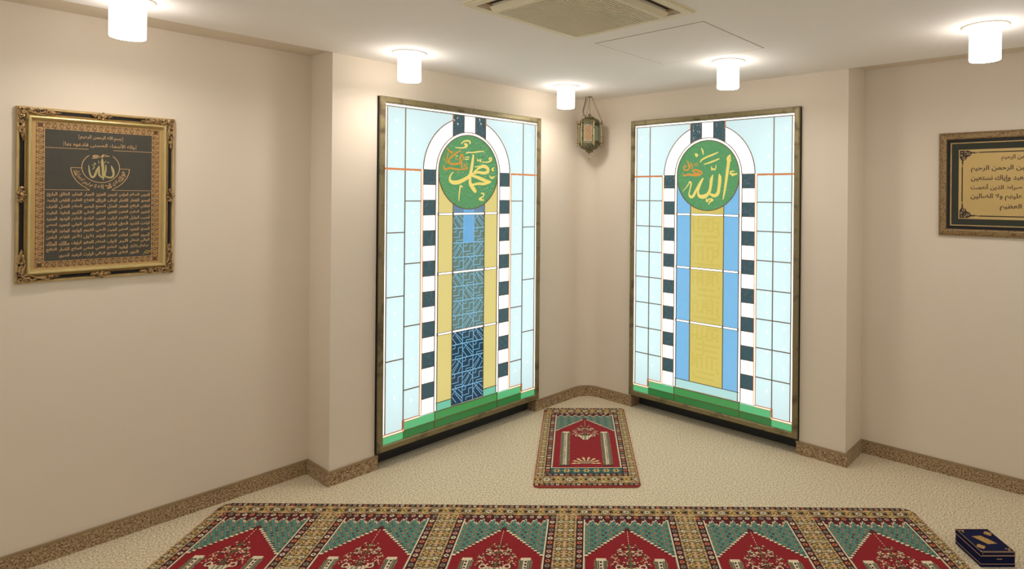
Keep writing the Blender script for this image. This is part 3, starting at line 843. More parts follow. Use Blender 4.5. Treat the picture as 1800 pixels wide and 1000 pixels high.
for sx in (-1, 1):
    for sz in (-1, 1):
        cx, cz = sx*(FW+bw/2+.001), sz*(FH+bw/2+.001)
        for k in range(4): swirl(cx+.005*math.cos(k*PI/2+.78), cz+.005*math.sin(k*PI/2+.78), .0055, k*PI/2)
        sw.ribbon([(cx-.012, cz-.012), (cx+.012, cz+.012)], .0015, dd-.0002); sw.ribbon([(cx-.012, cz+.012), (cx+.012, cz-.012)], .0015, dd-.0003)
for (w_, h_) in ((OW, OH), (FW+.0035, FH+.0035)):
    for (a, c) in (((-w_, h_), (w_, h_)), ((-w_, -h_), (w_, -h_)), ((-w_, -h_), (-w_, h_)), ((w_, -h_), (w_, h_))): sw.ribbon([a, c], .0016, dd-.0004)
sw.build('swirl_border', M_swirl, art)
ln = MB(); dl = -.0131
zA, zB = .2075, .0235; CXc, CZc, CR = 0.0, .127, .0685
def lrib(pts, wd=.0020): ln.ribbon(pts, wd, dl)
for (w_, h_) in ((FW-.0006, FH-.0006),):
    for (a, c) in (((-w_, h_), (w_, h_)), ((-w_, -h_), (w_, -h_)), ((-w_, -h_), (-w_, h_)), ((w_, -h_), (w_, h_))): lrib([a, c], .0016)
ca = math.acos((zA-.001-CZc)/CR) if abs((zA-.001-CZc)/CR) < 1 else .3
ca = .80
lrib([(-FW, zA), (-CR*math.sin(ca)+.004, zA)]); lrib([(FW, zA), (CR*math.sin(ca)-.004, zA)])
lrib([(CR*math.sin(a), CZc+CR*math.cos(a)) for a in np.linspace(ca-.12, 2*PI-ca+.12, 60)], .0028)
RB = .1065; zt = CZc-.004
a0 = math.asin((zt-CZc)/RB)
bowl = [(RB*math.cos(a), CZc+RB*math.sin(a)) for a in np.linspace(a0, -1.02, 24)]
kx = .040
bowl = [p for p in bowl if p[0] > kx*1.0]
for sg in (-1, 1):
    lrib([(sg*CR, zt), (sg*RB, zt)], .0024); lrib([(sg*x, z) for x, z in bowl] + [(sg*kx, zB)], .0026); lrib([(sg*kx, zB), (sg*FW, zB)])
ln.build('gold_rules', M_script, art)
tx = MB(); dt = -.0134
write(tx, 'بسم الله الرحمن الرحيم', 0, .2605, dt, width=.150, height=.022, bold=.01)
write(tx, 'ولله الأسماء الحسنى فادعوه بها', 0, .2275, dt, width=.252, height=.024, bold=.008)
for sx in (-.0795, .0795): tx.ribbon([(sx, .249), (sx, .273)], .0012, dt)
for sx in (-.131, .131): tx.ribbon([(sx, .216), (sx, .240)], .0012, dt)
write(tx, 'هو', 0, .1775, dt, width=.066, height=.022, bold=.02)
ARCW = ['هو', 'الله', 'الذي', 'لا', 'إله', 'إلا هو', 'الرحمن', 'الرحيم', 'الملك']
RT = (CR+RB)/2+.001
for i, wd in enumerate(ARCW):
    an = math.radians(-8-164*(i+.5)/len(ARCW))
    ca_, sa_ = math.cos(an), math.sin(an)
    cxx, czz = RT*ca_, CZc+RT*sa_
    tx_, tz_ = -sa_, ca_     # travel direction (anticlockwise), text baseline faces outwards
    def fn(x, z, cxx=cxx, czz=czz, ca_=ca_, sa_=sa_): return (cxx + x*(-sa_) + z*(-ca_), czz + x*(ca_) + z*(-sa_))
    write(tx, wd, 0, 0, dt, width=.0245, height=.022, bold=.012, fn=fn)
NAMES = ['القدوس السلام المؤمن المهيمن العزيز الجبار المتكبر الخالق البارئ', 'المصور الغفار القهار الوهاب الرزاق الفتاح العليم القابض الباسط',
 'الخافض الرافع المعز المذل السميع البصير الحكم العدل اللطيف', 'الخبير الحليم العظيم الغفور الشكور العلي الكبير الحفيظ المقيت',
 'الحسيب الجليل الكريم الرقيب المجيب الواسع الحكيم الودود المجيد', 'الباعث الشهيد الحق الوكيل القوي المتين الولي الحميد المحصي',
 'المبدئ المعيد المحيي المميت الحي القيوم الواجد الماجد الواحد', 'الصمد القادر المقتدر المقدم المؤخر الأول الآخر الظاهر الباطن',
 'الوالي المتعالي البر التواب المنتقم العفو الرؤوف مالك الملك']
cw = (2*FW-.010)/9
def word(t, col, row, span=1):
    right = FW-.005-col*cw; z = .0035-row*.0270
    write(tx, t, right-cw*span/2, z, dt, width=cw*span*.84, height=.0190, bold=.022, res=2)
for r_, row in enumerate(NAMES):
    for c_, t in enumerate(row.split()): word(t, c_, r_)
word('ذو الجلال والإكرام', 0, 9, 2)
for c_, t in enumerate('المقسط الجامع الغني المغني المانع الضار النافع'.split()): word(t, c_+2, 9)
for c_, t in enumerate('النور الهادي البديع الباقي الوارث الرشيد الصبور'.split()): word(t, c_+1, 10)
tx.build('gold_lettering', M_script, art)
ca2 = MB()
fnA = lambda X, Y: ((X-920)/258*CR, CZc-(Y-520)/258*CR); kA = CR/258
strokes(ca2, [
 [(935,362,12),(937,430,40),(945,520,36),(950,640,36),(955,690,26),(945,738,6)],
 [(1060,485,12),(1082,550,34),(1095,630,30),(1070,682,30),(1010,684,26),(975,650,20),(985,560,22),(985,470,14)],
 [(893,490,16),(893,570,26),(895,640,28),(925,682,24),(950,690,20)],
 [(900,490,14),(866,560,30),(835,660,32),(800,690,28),(768,620,24),(752,488,10)],
 [(965,440,8),(985,405,12)], [(1000,420,10),(1030,435,14)], [(885,400,8),(890,455,12)], [(800,490,10),(845,460,16),(820,440,10)], [(800,560,8),(830,520,14),(815,500,8)]], fnA, kA, dt-.0006)
ca2.build('central_calligraphy', M_goldlight, art)
sg_ = MB(); sg_.ribbon([(.165, -.270), (.178, -.262), (.190, -.268), (.182, -.276), (.170, -.272)], .003, dt-.0012); sg_.ribbon([(.160, -.281), (.192, -.262)], .002, dt-.0013)
sg_.build('signature', mat('signature_yellow', lin(206, 178, 84), rough=.5), art)
b = MB(); b.box(-AW, AW, -.0205, -.019, -AH, AH); b.build('glass', M_glass, pic)

# ------------------------------------------------------------------ right picture: gold panel with black writing
W, Hh = .430, .300
pic = thing('framed_calligraphy', 'gold panel picture with bold black script in a speckled brown frame', 'framed picture', (XR-.0005, -2.937, 1.7055), -PI/2)
M_old = mat('antique_wood_gilt', lin(150, 124, 84), rough=.5, metal=.3, dark=lin(96, 70, 48), dthr=.42, vscale=110, bump=.3, bscale=140)
b = MB(); b.sweep_rect([(0, 0), (0, .014), (.003, .018), (.006, .017), (.012, .022), (.030, .026), (.038, .024), (.042, .014)], W, Hh); b.build('outer_moulding', M_old, pic)
b = MB(); b.sweep_rect([(.042, .014), (.043, .011), (.056, .011), (.058, .014)], W, Hh); b.build('black_band', mat('black_lacquer', lin(30, 27, 28), rough=.4, spec=.25), pic)
b = MB(); b.sweep_rect([(.058, .014), (.060, .018), (.063, .018), (.0665, .012)], W, Hh); b.build('gold_fillet', M_gold, pic)
b = MB(); b.sweep_rect([(.0665, .012), (.0665, .010), (.100, .010), (.100, .0085)], W, Hh); b.build('dark_mat', mat('dark_green_mat', lin(48, 50, 40), rough=.8, var=.05), pic)
PW, PH = W-.100, Hh-.100
b = MB(); b.box(-PW, PW, -.0085, -.003, -PH, PH); pan = b.build('gold_panel', mat('satin_gold', lin(196, 166, 104), rough=.5, metal=.25, var=.03), pic)
M_ink = mat('black_ink', lin(40, 28, 22), rough=.6)
bd = MB(); di = -.0088; BW_, BH_ = PW-.018, PH-.018
cn = .062
for sz in (-1, 1):
    bd.ribbon([(-BW_+cn+.02, sz*BH_), (BW_-cn-.02, sz*BH_)], .0060, di)
    for sx in (-1, 1): 
        bd.ribbon([(sx*(BW_-cn-.016), sz*BH_), (sx*(BW_-cn), sz*(BH_-.002))], .004, di); bd.ribbon([(sx*(BW_-cn-.001), sz*(BH_-.002)), (sx*(BW_-cn+.010), sz*(BH_))], .008, di)
for sx in (-1, 1):
    bd.ribbon([(sx*BW_, -BH_+cn+.02), (sx*BW_, BH_-cn-.02)], .0060, di)
    for sz in (-1, 1): bd.ribbon([(sx*BW_, sz*(BH_-cn-.016)), (sx*(BW_-.002), sz*(BH_-cn))], .004, di); bd.ribbon([(sx*(BW_-.002), sz*(BH_-cn-.001)), (sx*BW_, sz*(BH_-cn+.01))], .008, di)
    for sz in (-1, 1):
        X = lambda u: sx*(PW-.005-u); Z = lambda v: sz*(PH-.005-v)
        poly = [(0,0),(.040,0),(.060,.010),(.068,.014),(.056,.022),(.052,.032),(.040,.036),(.036,.040),(.032,.052),(.022,.056),(.014,.068),(.010,.060),(0,.040)]
        bd.prism([(X(u), Z(v)) for u, v in poly], di, di+.0003, 'y')
bb = fixnormals(bd.build('black_border', M_ink, pan))
cu = MB()
for sx in (-1, 1):
    for sz in (-1, 1):
        X = lambda u: sx*(PW-.005-u); Z = lambda v: sz*(PH-.005-v)
        def curl(cx, cy, r, a0_, turns):
            pts = [(X(cx+r*(1-.6*t)*math.cos(a0_+turns*2*PI*t)), Z(cy+r*(1-.6*t)*math.sin(a0_+turns*2*PI*t))) for t in np.linspace(0, 1, 16)]
            cu.ribbon(pts, .0026, di-.0002)
        curl(.044, .020, .009, 2.5, 1.1); curl(.020, .044, .009, 2.2, -1.1); curl(.028, .008, .006, 0, 1.0); curl(.008, .028, .006, 1.5, -1.0)
        for (u, v, r) in ((.011, .011, .004), (.026, .024, .0028)):
            cu.prism([(X(u+r*math.cos(a)), Z(v+r*.8*math.sin(a))) for a in np.linspace(0, 2*PI, 10)[:-1]], di-.0003, di, 'y')
fixnormals(cu.build('corner_curls', MATS['satin_gold'], bb))
dt = -.0090
for (t, z, hw, hgt) in (('بسم الله الرحمن الرحيم', .147, .122, .034), ('الحمد لله رب العالمين الرحمن الرحيم', .087, .269, .040), ('مالك يوم الدين إياك نعبد وإياك نستعين', .030, .269, .042),
                   ('اهدنا الصراط المستقيم صراط الذين أنعمت', -.020, .269, .042), ('عليهم غير المغضوب عليهم ولا الضالين', -.073, .269, .040), ('صدق الله العظيم', -.130, .128, .038)):
    tx = MB(); write(tx, t, 0, z, dt, width=2*hw, height=hgt, bold=.016); tx.build('text_line', M_ink, pan)

# ------------------------------------------------------------------ hanging lantern in the corner
M_brass = mat('old_brass', lin(164, 146, 100), rough=.4, metal=.6, dark=lin(84, 70, 46), dthr=.42, vscale=60)
M_verd = mat('verdigris_brass', lin(122, 118, 88), rough=.5, metal=.5, dark=lin(64, 60, 44), dthr=.48, vscale=120)
M_amber = mat('amber_glass', lin(140, 100, 50), rough=.35, var=.4, vscale=120, bump=.3, bscale=200, emit=.03)
M_sage = mat('sage_glass', lin(134, 150, 124), rough=.3, var=.2, vscale=160, bump=.3, bscale=200, emit=.04)
M_pearl = mat('pearl_inlay', lin(236, 224, 190), rough=.3)
LX, LY = -.155, -.155; ZT = H-2.19
lt = thing('hanging_lantern', 'old brass six-sided lantern hanging on chains in the corner', 'lantern', (LX, LY, 2.19))
rot = math.radians(40.36-90-8)
def hexpt(r, k, z, off=0): a = rot+(k+off)*PI/3; return (r*math.cos(a), r*math.sin(a), z)
b = MB(); b.lathe([(.004, .078), (.010, .070), (.014, .062), (.011, .056), (.030, .050), (.040, .046), (.046, .038), (.040, .034)], seg=24); b.build('cap', M_brass, lt, smooth=True)
b = MB(); b.lathe([(.040, .036), (.062, .032), (.076, .020), (.080, .004), (.082, .0), (.082, -.006), (.070, -.006)], seg=12, rot0=rot); b.build('dome', M_verd, lt)
b = MB(); b.lathe([(.078, -.004), (.078, -.160), (.060, -.160)], seg=6, rot0=rot); bo = b.build('body', M_verd, lt)
for k in range(6):
    a0 = Vector(hexpt(.0795, k, 0)); a1 = Vector(hexpt(.0795, k+1, 0)); c = (a0+a1)/2; t = (a1-a0).normalized(); nrm = Vector((c.x, c.y, 0)).normalized()
    g = MB(); outline = []
    zs0, zs1 = -.140, -.060
    outline = [(-.024, zs0), (.024, zs0), (.024, zs1), (.028, -.052)] + [(.027*math.cos(a), -.046+.026*math.sin(a)) for a in np.linspace(0, PI, 12)] + [(-.028, -.052), (-.024, zs1)]
    n = len(g.v)
    g.v += [tuple(c+t*x+nrm*.0012+Vector((0, 0, z))) for x, z in outline]; g.face(list(range(n, n+len(outline))))
    g.build('glass_panel', M_amber if k % 2 == 0 else M_sage, bo)
    r = MB()
    for i, (x, z) in enumerate(outline):
        x2, z2 = outline[(i+1) % len(outline)]
        L = math.hypot(x2-x, z2-z); m = max(1, int(L/.008))
        for j in range(m):
            tt = j/m; p = c+t*((x+(x2-x)*tt)*1.1)+nrm*.003+Vector((0, 0, z+(z2-z)*tt)); r.ball(p, .0025, seg=6, rings=4)
    r.build('bead_border', M_pearl if k % 2 == 0 else M_brass, bo)
for k in range(6):
    x, y, _ = hexpt(.096, k, 0)
    b = MB(); b.tube([(x, y, -.004), (x, y, -.156)], .0055, seg=8)
    b.lathe([(.002, .022), (.006, .014), (.003, .008), (.009, .002), (.009, -.006), (.004, -.010)], (x, y, 0), seg=10)
    b.lathe([(.004, 0), (.009, -.005), (.009, -.012), (.004, -.018), (.006, -.026), (.002, -.034)], (x, y, -.148), seg=10)
    q = hexpt(.078, k, 0); b.tube([(q[0], q[1], -.006), (x, y, -.006)], .004, seg=6); b.tube([(q[0], q[1], -.152), (x, y, -.152)], .004, seg=6)
    b.build('post', M_brass, lt, smooth=True)
b = MB(); b.lathe([(.082, -.158), (.086, -.164), (.080, -.178), (.066, -.196), (.044, -.206), (.030, -.208), (.030, -.214)], seg=12, rot0=rot); b.build('bowl', M_verd, lt)
b = MB()
for k in range(10):
    a = k/10*2*PI; b.ball((.026*math.cos(a), .026*math.sin(a), -.222), .0055, seg=7, rings=5)
b.lathe([(.030, -.212), (.020, -.222), (.010, -.234), (.004, -.240)], seg=12)
b.build('fringe', M_brass, lt, smooth=True)
b = MB(); b.tube([(0, 0, -.238), (0, 0, -.262)], .0016, seg=6); b.ball((0, 0, -.272), .011, seg=10, rings=8, sc=(.8, .8, 1.25)); b.ball((0, 0, -.289), .005); b.build('drop', M_brass, lt, smooth=True)
def chain(p0, p1, name='chain'):
    b = MB(); p0 = Vector(p0); p1 = Vector(p1); L = (p1-p0).length; n = int(L/.011); dirv = (p1-p0).normalized()
    u = dirv.orthogonal().normalized(); v = dirv.cross(u)
    for i in range(n):
        c = p0+dirv*(L*(i+.5)/n); s_ = u if i % 2 == 0 else v
        b.tube([c+dirv*.0078*math.cos(a)+s_*.0038*math.sin(a) for a in np.linspace(0, 2*PI, 9)], .0011, seg=5, cap=False)
    b.build(name, M_brass, lt)
chain((0, 0, .078), (0, 0, ZT-.004)); 
chain(hexpt(.096, 0, .02), (.010, -.012, ZT-.004)); chain(hexpt(.096, 2, .02), (.004, .004, ZT-.004)); chain(hexpt(.096, 4, .02), (-.008, .010, ZT-.004))
b = MB(); b.lathe([(.004, ZT), (.016, ZT-.001), (.014, ZT-.006), (.003, ZT-.008)], seg=16); b.build('ceiling_hook', M_verd, lt, smooth=True)
vx, vy = math.sin(YAW), -math.cos(YAW)
b = MB(); pts = smooth_path([(-.030, 0, ZT), (-.032, 0, ZT-.03), (-.050, 0, .105), (-.050, 0, .080), (-.035, 0, .055), (-.022, 0, .040)], 6)
b.tube([(p[0]*vx, p[0]*vy, p[2]) for p in pts], .0032, seg=8); b.build('cord', mat('black_cord', lin(34, 28, 22), rough=.6), lt)

# ------------------------------------------------------------------ prayer rugs (woven knot by knot)
KN = .0032
PAL = {k: np.array(lin(*c)) for k, c in dict(red=(140,22,31), dred=(92,16,24), teal=(86,132,118), dteal=(46,84,82), tan=(196,170,112), dtan=(160,128,76), black=(40,26,24),
       maroon=(66,22,28), cream=(226,210,176), orange=(208,118,72), olive=(92,92,56), grey=(138,134,112), pink=(206,150,128), gold=(214,178,100)).items()}
def hsh(i, j, s=0):
    x = (np.asarray(i, dtype=np.int64)*374761393 + np.asarray(j, dtype=np.int64)*668265263 + s*974634777) & 0x7fffffff
    x = ((x ^ (x >> 13))*1274126177) & 0x7fffffff
    return ((x ^ (x >> 16)) & 0xffff)/65535.0
def setc(c, m, k): c[m] = PAL[k]
def flower(c, m, x, y, R, petals=6, cols=('cream', 'orange', 'black'), rot_=0.0):
    r = np.hypot(x, y); th = np.arctan2(y, x)+rot_; rr = R*(.78+.22*np.cos(petals*th))
    setc(c, m & (r < rr*1.28), cols[2]); setc(c, m & (r < rr), cols[0]); setc(c, m & (r < rr*.5), cols[1]); 
def floral_band(c, m, a, s, half, seed=0):
    """tan flowered band: a = along, s = across (centre 0)"""
    setc(c, m, 'tan')
    p = half*3.0
    vine = np.abs(s-half*.55*np.sin(2*PI*a/p)) < KN*.75; setc(c, m & vine, 'olive')
    vine2 = np.abs(s+half*.55*np.sin(2*PI*a/p)) < KN*.75; setc(c, m & vine2, 'dtan')
    g = hsh(np.floor(np.abs(s)/(KN*2)), np.floor(np.abs(((a/p) % 1)-.5)*p/(KN*2)), seed)
    setc(c, m & (g > .66), 'olive'); setc(c, m & (g > .80), 'black'); setc(c, m & (g < .12), 'dtan'); setc(c, m & (g < .06), 'pink'); setc(c, m & (g < .03), 'dred')
    x = ((a/p+.25) % .5-.25)*p; k = np.floor((a/p+.25)*2).astype(int)
    alt = (k % 2) == 0
    flower(c, m & alt, x, s, half*.52, 8, ('cream', 'dteal', 'black'))
    flower(c, m & ~alt, x, s, half*.48, 5, ('gold', 'dred', 'olive'))
    x2 = ((a/p) % .5-.25)*p
    for sg in (-1, 1): flower(c, m, x2, s-sg*half*.62, half*.24, 4, ('pink', 'dred', 'olive'))
def bead_band(c, m, a, s, half, base='maroon'):
    setc(c, m, base)
    p = half*2.1; k = np.floor(a/p).astype(int); x = (a/p-k-.5)*p
    r = np.hypot(x, s)
    for i, kk in enumerate(('cream', 'orange', 'grey', 'pink')):
        q = m & (k % 4 == i); setc(c, q & (r < half*.66), kk); setc(c, q & (r < half*.28), ('dred', 'black', 'maroon', 'dteal')[i])
    setc(c, m & (np.abs(np.abs(s)-half+KN*.5) < KN*.5), 'black')
HALF, LEN = .296, 1.245
def niche(u, v):
    c = np.zeros(u.shape+(3,)); au = np.abs(u); e = HALF-au; fe = LEN-v
    allm = np.ones(u.shape, bool)
    floral_band(c, e < .052, v, .026-e, .026, 3)
    bead_band(c, (e >= .052) & (e < .086), v, e-.069, .017)
    inn = e >= .086; fh = HALF-.086      # half width of the field
    # field
    setc(c, inn, 'teal')
    gx = u/.026; gy = v/.022; row = np.floor(gy).astype(int); ox = gx+.5*(row % 2); col_ = np.floor(ox).astype(int)
    fx, fy = (ox-col_-.5)*.026, (gy-row-.5)*.022; r = np.hypot(fx, fy)
    setc(c, inn & (r < .0072), 'dteal'); setc(c, inn & (r < .0052) & ((col_+row) % 2 == 0), 'orange'); setc(c, inn & (r < .0052) & ((col_+row) % 2 == 1), 'dred')
    setc(c, inn & (np.abs(fx) < KN*.6) & (fy > .006), 'dteal'); setc(c, inn & (r < .0018), 'gold')
    # scroll row at the top
    sv = .160+.018*np.sin(2*PI*u/.052)+.008*np.sin(6*PI*u/.052+1.2)
    top = inn & (v < .19); setc(c, top & (v < sv), 'dred'); setc(c, top & (np.abs(v-sv) < .0048), 'cream'); setc(c, top & (v > sv-.012) & (v < sv-.0048) & (hsh(np.floor(u/KN/2), 0) > .5), 'black')
    # arch
    va = .226+np.floor(au/.0145)*.0145/fh*.236
    arch = inn & (v > va)
    setc(c, inn & (np.abs(v-va) < .0058), 'cream'); setc(c, inn & (v-va > -.011) & (v-va < -.0058), 'black')
    red = inn & (v > va+.0058) & (v < 1.012)
    setc(c, red, 'red'); 
    setc(c, red & (v < va+.013), 'dred')
    setc(c, inn & (np.hypot(u*1.0, (v-.232)*1.2) < .017), 'dred')
    # stem, tree and vase
    setc(c, red & (au < KN*.9) & (v < .345) & (np.floor(v/.010) % 2 == 0), 'cream')
    tw = .022+.085*np.clip((v-.345)/.15, 0, 1)**.8
    tr = red & (v > .345) & (v < .532) & (au < tw) & ~((v > .505) & (au > .09))
    gx = hsh(np.floor(au/(KN*2)), np.floor(v/(KN*2)), 7)
    br = np.abs((v+au*.45) % .030-.015) < KN*.6
    setc(c, tr & br, 'black'); setc(c, tr & (gx > .72), 'black'); setc(c, tr & (gx > .80), 'cream'); setc(c, tr & (gx > .92), 'olive'); setc(c, tr & (gx < .09), 'orange'); setc(c, tr & (gx < .05), 'pink')
    setc(c, tr & (au < KN), 'olive')
    vs_ = red & (v >= .53) & (v < .60); wv = .060-.040*np.abs((v-.53)/.07)**.7
    setc(c, vs_ & (au < wv), 'black'); setc(c, vs_ & (au < wv-.006), 'cream'); setc(c, vs_ & (au < wv-.012) & (np.floor(au/.008) % 2 == 0), 'grey')
    setc(c, red & (np.abs(np.hypot(au-.052, v-.525)-.014) < KN), 'cream')
    # pillars
    pc = .130; d = np.abs(au-pc); pl = red & (v > .475) & (v < .985)
    setc(c, pl & (d < .030) & (hsh(np.floor(u/KN), np.floor(v/KN)) > .45), 'grey'); setc(c, pl & (d < .024), 'olive'); setc(c, pl & (d < .018), 'grey'); setc(c, pl & (d < .0115), 'cream')
    pk = (np.floor(v/.011) % 2 == 0); setc(c, pl & (d < .0045) & pk, 'black'); setc(c, pl & (np.abs(d-.0115) < KN*.5), 'black')
    setc(c, red & (d < .022) & (v > .46) & (v < .475+.004), 'cream'); setc(c, red & (d < .032) & (v > .975) & (v < .988), 'black')
    # palmette near the foot
    x, y = u, (.955-v); r = np.hypot(x, y); th = np.arctan2(y, x)
    fan = red & (y > -.005) & (r < .078+.012*np.cos(th*14))
    rr = np.floor(r/.013); setc(c, fan, 'red'); setc(c, fan & (r > .02) & (np.cos(th*14) > .1) & (rr % 2 == 1), 'cream'); setc(c, fan & (r > .02) & (np.cos(th*14) > .1) & (rr % 2 == 0), 'gold'); setc(c, fan & (np.abs(np.cos(th*14)) < .22), 'black'); setc(c, fan & (r < .018), 'grey')
    # sprigs at the sides
    sp = red & (v > .56) & (au > fh-.028) & (((v*40) % 1) < (fh-au)*0+ .5) & (au > fh-.028*((v*40) % 1)); setc(c, sp, 'dteal')
    setc(c, inn & (np.abs(e-.089) < .0032) & (v > .135), 'cream'); setc(c, inn & (np.abs(e-.0945) < .0026) & (v > .46) & (v < 1.0), 'grey')
    # foot bands
    ft = inn & (v >= 1.012); setc(c, ft, 'dteal'); k = np.floor(u/.058+.5).astype(int); x = u-k*.058
    flower(c, ft & (v < 1.092), x, v-1.052, .022, 6, ('gold', 'dred', 'teal')); setc(c, inn & (np.abs(v-1.014) < .0035), 'cream')
    # cross bands at top and foot
    mt = (v >= .097) & (v < .131) & (e > .052); bead_band(c, mt, u+5, v-.114, .017)
    mb_ = (v >= 1.090) & (v < 1.122) & (e > .052); bead_band(c, mb_, u+5, v-1.106, .016)
    floral_band(c, (v < .097), u+5, v-.0615, .0355, 5); floral_band(c, (v >= 1.122), u+5, v-1.165, .043, 5)
    bead_band(c, v < .026, u+5, v-.013, .013, 'black'); bead_band(c, fe < .032, u+5, fe-.018, .014, 'black')
    setc(c, fe < .004, 'dred')
    return c
def rug(name, label, n_niches, origin, axis_u, axis_v, corner=.03):
    """origin = far left corner; axis_u along the niches, axis_v towards the near edge"""
    Wd = HALF*2*n_niches; nu = int(round(Wd/KN)); nv = int(round(LEN/KN))
    uu = (np.arange(nu)+.5)/nu*Wd; vv = (np.arange(nv)+.5)/nv*LEN
    U, V = np.meshgrid(uu, vv)
    c = niche((U % (2*HALF))-HALF, V)
    rng = np.random.default_rng(3); c = c*(.82+.36*rng.random(c.shape[:2]))[..., None]
    edge_ = np.minimum.reduce([U, Wd-U, V, LEN-V])
    keep = np.ones(U.shape, bool)
    for (cx, cy, sx, sy) in ((corner, corner, -1, -1), (Wd-corner, corner, 1, -1), (corner, LEN-corner, -1, 1), (Wd-corner, LEN-corner, 1, 1)):
        q = ((U-cx)*sx > 0) & ((V-cy)*sy > 0) & (np.hypot(U-cx, V-cy) > corner); keep &= ~q
    gu = np.linspace(0, Wd, nu+1); gv = np.linspace(0, LEN, nv+1); GU, GV = np.meshgrid(gu, gv)
    wavy = .0015*np.sin(GU*7+GV*3)+.0012*np.sin(GU*3-GV*9)
    co = np.stack([GU, -GV, .0105+wavy*.35], -1).reshape(-1, 3)
    idx = np.arange((nu+1)*(nv+1)).reshape(nv+1, nu+1)
    quads = np.stack([idx[1:, :-1], idx[1:, 1:], idx[:-1, 1:], idx[:-1, :-1]], -1)[keep]
    used = np.unique(quads); remap = np.zeros(len(co), np.int64); remap[used] = np.arange(len(used))
    quads = remap[quads]; co = co[used]; cc = c[keep]
    me = bpy.data.meshes.new(name); nf = len(quads)
    me.vertices.add(len(co)); me.vertices.foreach_set('co', co.ravel())
    me.loops.add(nf*4); me.loops.foreach_set('vertex_index', quads.ravel().astype(np.int32))
    me.polygons.add(nf); me.polygons.foreach_set('loop_start', (np.arange(nf)*4).astype(np.int32))
    at = me.attributes.new('knot', 'FLOAT_COLOR', 'FACE'); at.data.foreach_set('color', np.concatenate([cc, np.ones((nf, 1))], 1).ravel().astype(np.float32))
    me.update(calc_edges=True); me.materials.append(M_rug)
    root = bpy.data.objects.new(name, None); COL.objects.link(root)
    ang = math.atan2(axis_u[1], axis_u[0]); root.location = (*origin, 0); root.rotation_euler = (0, 0, ang)
    tag(root, label, 'prayer rug')
    o = bpy.data.objects.new('woven_pile', me); COL.objects.link(o); o.parent = root
    # backing and bound edge
    out = []
    for (cx, cy, a0_) in ((Wd-corner, -corner, PI/2), (Wd-corner, -(LEN-corner), 0), (corner, -(LEN-corner), -PI/2), (corner, -corner, -PI)):
        out += [(cx+corner*math.cos(a0_-t), cy+corner*math.sin(a0_-t)) for t in np.linspace(0, PI/2, 7)]
    bk = MB(); bk.prism(out[::-1], .0005, .0085); bk.build('backing', mat('rug_backing', lin(96, 40, 36), rough=.95), root)
    rings = [(0.0, .010), (.004, .0085), (.005, .004), (.003, 0.0)]
    eb = MB(); n = len(out); cxm, cym = Wd/2, -LEN/2
    pts = [Vector((x, y, 0)) for x, y in out]
    for i in range(n):
        a, c_ = pts[i-1], pts[(i+1) % n]; t = (c_-a).normalized(); nn = Vector((-t.y, t.x, 0))
        if nn.dot(pts[i]-Vector((cxm, cym, 0))) < 0: nn = -nn
        for off, z in [(-.003, .0118)] + rings: p = pts[i]+nn*off; eb.v.append((p.x, p.y, z))
    m = 5
    for i in range(n):
        for k in range(m-1):
            a = i*m+k; c_ = ((i+1) % n)*m+k; eb.face([a, c_, c_+1, a+1])
    q = fixnormals(eb.build('bound_edge', mat('rug_binding', lin(158, 62, 54) if n_niches == 1 else lin(84, 34, 30), rough=.95), root, smooth=True))
    return root
m = bpy.data.materials.new('rug_knots'); m.use_nodes = True; M_rug = m
nt = m.node_tree; b_ = nt.nodes['Principled BSDF']; at_ = nt.nodes.new('ShaderNodeAttribute'); at_.attribute_name = 'knot'
nt.links.new(at_.outputs['Color'], b_.inputs['Base Color']); b_.inputs['Roughness'].default_value = .95; b_.inputs['Specular IOR Level'].default_value = .1; b_.inputs['Sheen Weight'].default_value = .1
rug('prayer_rug', 'small single red prayer rug lying in the corner between the stained glass panels', 1, (-.497, -.030), (.667, -.745), None)
rug('prayer_rug', 'wide red prayer rug woven with a row of six arches', 6, (-2.612, .205), (.6495, -.7604), None, corner=.05)

# ------------------------------------------------------------------ book box on the carpet
M_navy = mat('navy_cloth', lin(8, 15, 58), rough=.8, spec=.2, var=.12, vscale=90)
M_ink2 = mat('navy_dark', lin(8, 10, 30), rough=.55)
M_foil = mat('gold_foil', lin(206, 166, 96), rough=.4, metal=.5, dark=lin(120, 84, 40), dthr=.42, vscale=180)
M_line = mat('gold_line', lin(196, 160, 120), rough=.5, metal=.2)
ux, uy = (-.397+.498), (-2.850+2.735); ang = math.atan2(uy, ux)
bx_w, bx_l = .155, .188
qb = thing('book_box', 'dark blue book box with gold medallions lying on the carpet', 'box', (-.498, -2.735, 0), ang)
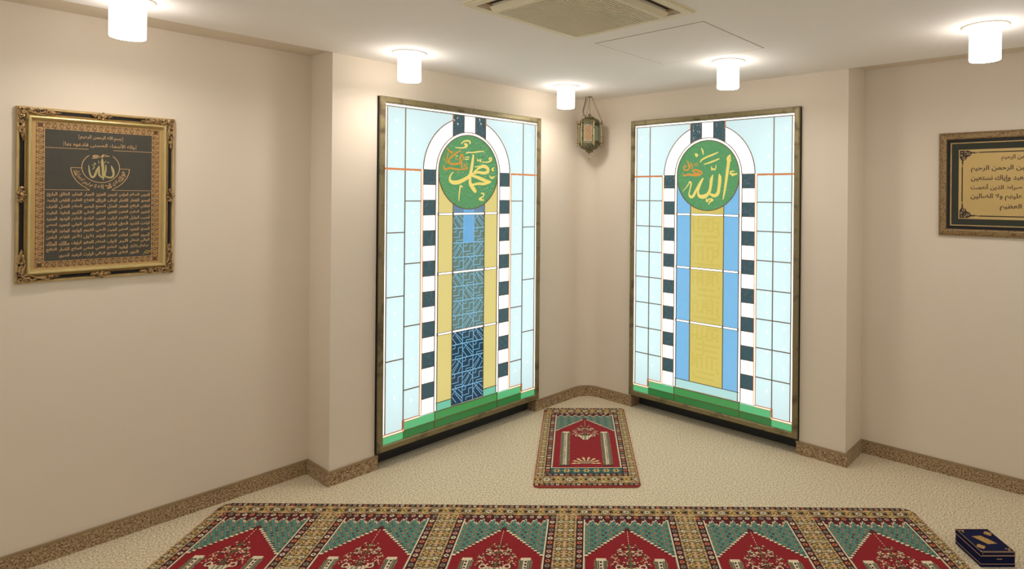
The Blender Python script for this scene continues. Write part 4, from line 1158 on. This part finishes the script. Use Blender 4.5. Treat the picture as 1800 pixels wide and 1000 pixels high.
# local: x along the far short side, -y towards the camera
def slab(z0, z1, inset=0.0, r=.004):
    mb = MB(); mb.box(inset, bx_w-inset, -bx_l+inset, -inset, z0, z1)
    o = mb.build('x', M_navy, qb)
    bm = bmesh.new(); bm.from_mesh(o.data); bmesh.ops.bevel(bm, geom=bm.edges[:], offset=r, segments=2, affect='EDGES'); bm.to_mesh(o.data); bm.free()
    return o
o = slab(0, .0150, .001, .002); o.name = 'base'; o.data.name = 'base'
o = slab(.0150, .0505, .002, .001); o.name = 'body'; o.data.name = 'body'
o = slab(.0505, .0690, 0, .003); o.name = 'lid'; o.data.name = 'lid'; lid = o
pp = MB()
for z in (.0150, .0505):
    q = [(0, 0), (bx_w, 0), (bx_w, -bx_l), (0, -bx_l)]
    for i in range(4): pp.tube([(*q[i], z), (*q[(i+1) % 4], z)], .0011, seg=6)
q = [(.003, -.003), (bx_w-.003, -.003), (bx_w-.003, -bx_l+.003), (.003, -bx_l+.003)]
for i in range(4): pp.tube([(*q[i], .0689), (*q[(i+1) % 4], .0689)], .0010, seg=6)
for (zz0, zz1) in ((.0535, .0665),):
    q = [(.010, zz0), (bx_w-.008, zz0), (bx_w-.005, zz0+.003), (bx_w-.005, zz1-.003), (bx_w-.008, zz1), (.010, zz1), (.007, zz1-.003), (.007, zz0+.003)]
    pp.tube([(x, -bx_l-.0004, z) for x, z in q+[q[0]]], .0007, seg=6)
for (x, y) in ((.003, -.003), (bx_w-.003, -.003), (bx_w-.003, -bx_l+.003), (.003, -bx_l+.003)): pp.ball((x, y, .0690), .0030, seg=8, rings=6)
pp.build('gold_piping', M_line, qb)
md = MB(); zt = .0694; cx, cy = bx_w/2, -bx_l/2
def poly_top(pts): md.prism(pts, .0688, zt)
poly_top([(cx-.040, cy+.030), (cx+.006, cy+.034), (cx+.040, cy-.030), (cx-.006, cy-.034)][::-1])
for (mx, my) in ((cx+.050, cy+.052), (cx-.050, cy-.052)):
    poly_top([(mx+.017*math.cos(a)*(1+.12*math.cos(4*a)), my+.017*math.sin(a)*(1+.12*math.cos(4*a))) for a in np.linspace(0, 2*PI, 25)[:-1]])
for (mx, my) in ((.020, -.020), (bx_w-.020, -bx_l+.020)):
    for k in range(3):
        a = k*2.1+.5; poly_top([(mx+.008*math.cos(a)+.006*math.cos(t), my+.008*math.sin(a)+.004*math.sin(t)) for t in np.linspace(0, 2*PI, 11)[:-1]])
fixnormals(md.build('medallion', M_foil, lid))
wr = MB()
for i in range(5): wr.box(.072+i*.005, .0752+i*.005, -bx_l+.0012, -bx_l+.0018, .034, .038)
wr.build('small_mark', M_line, qb)

bpy.context.view_layer.update()
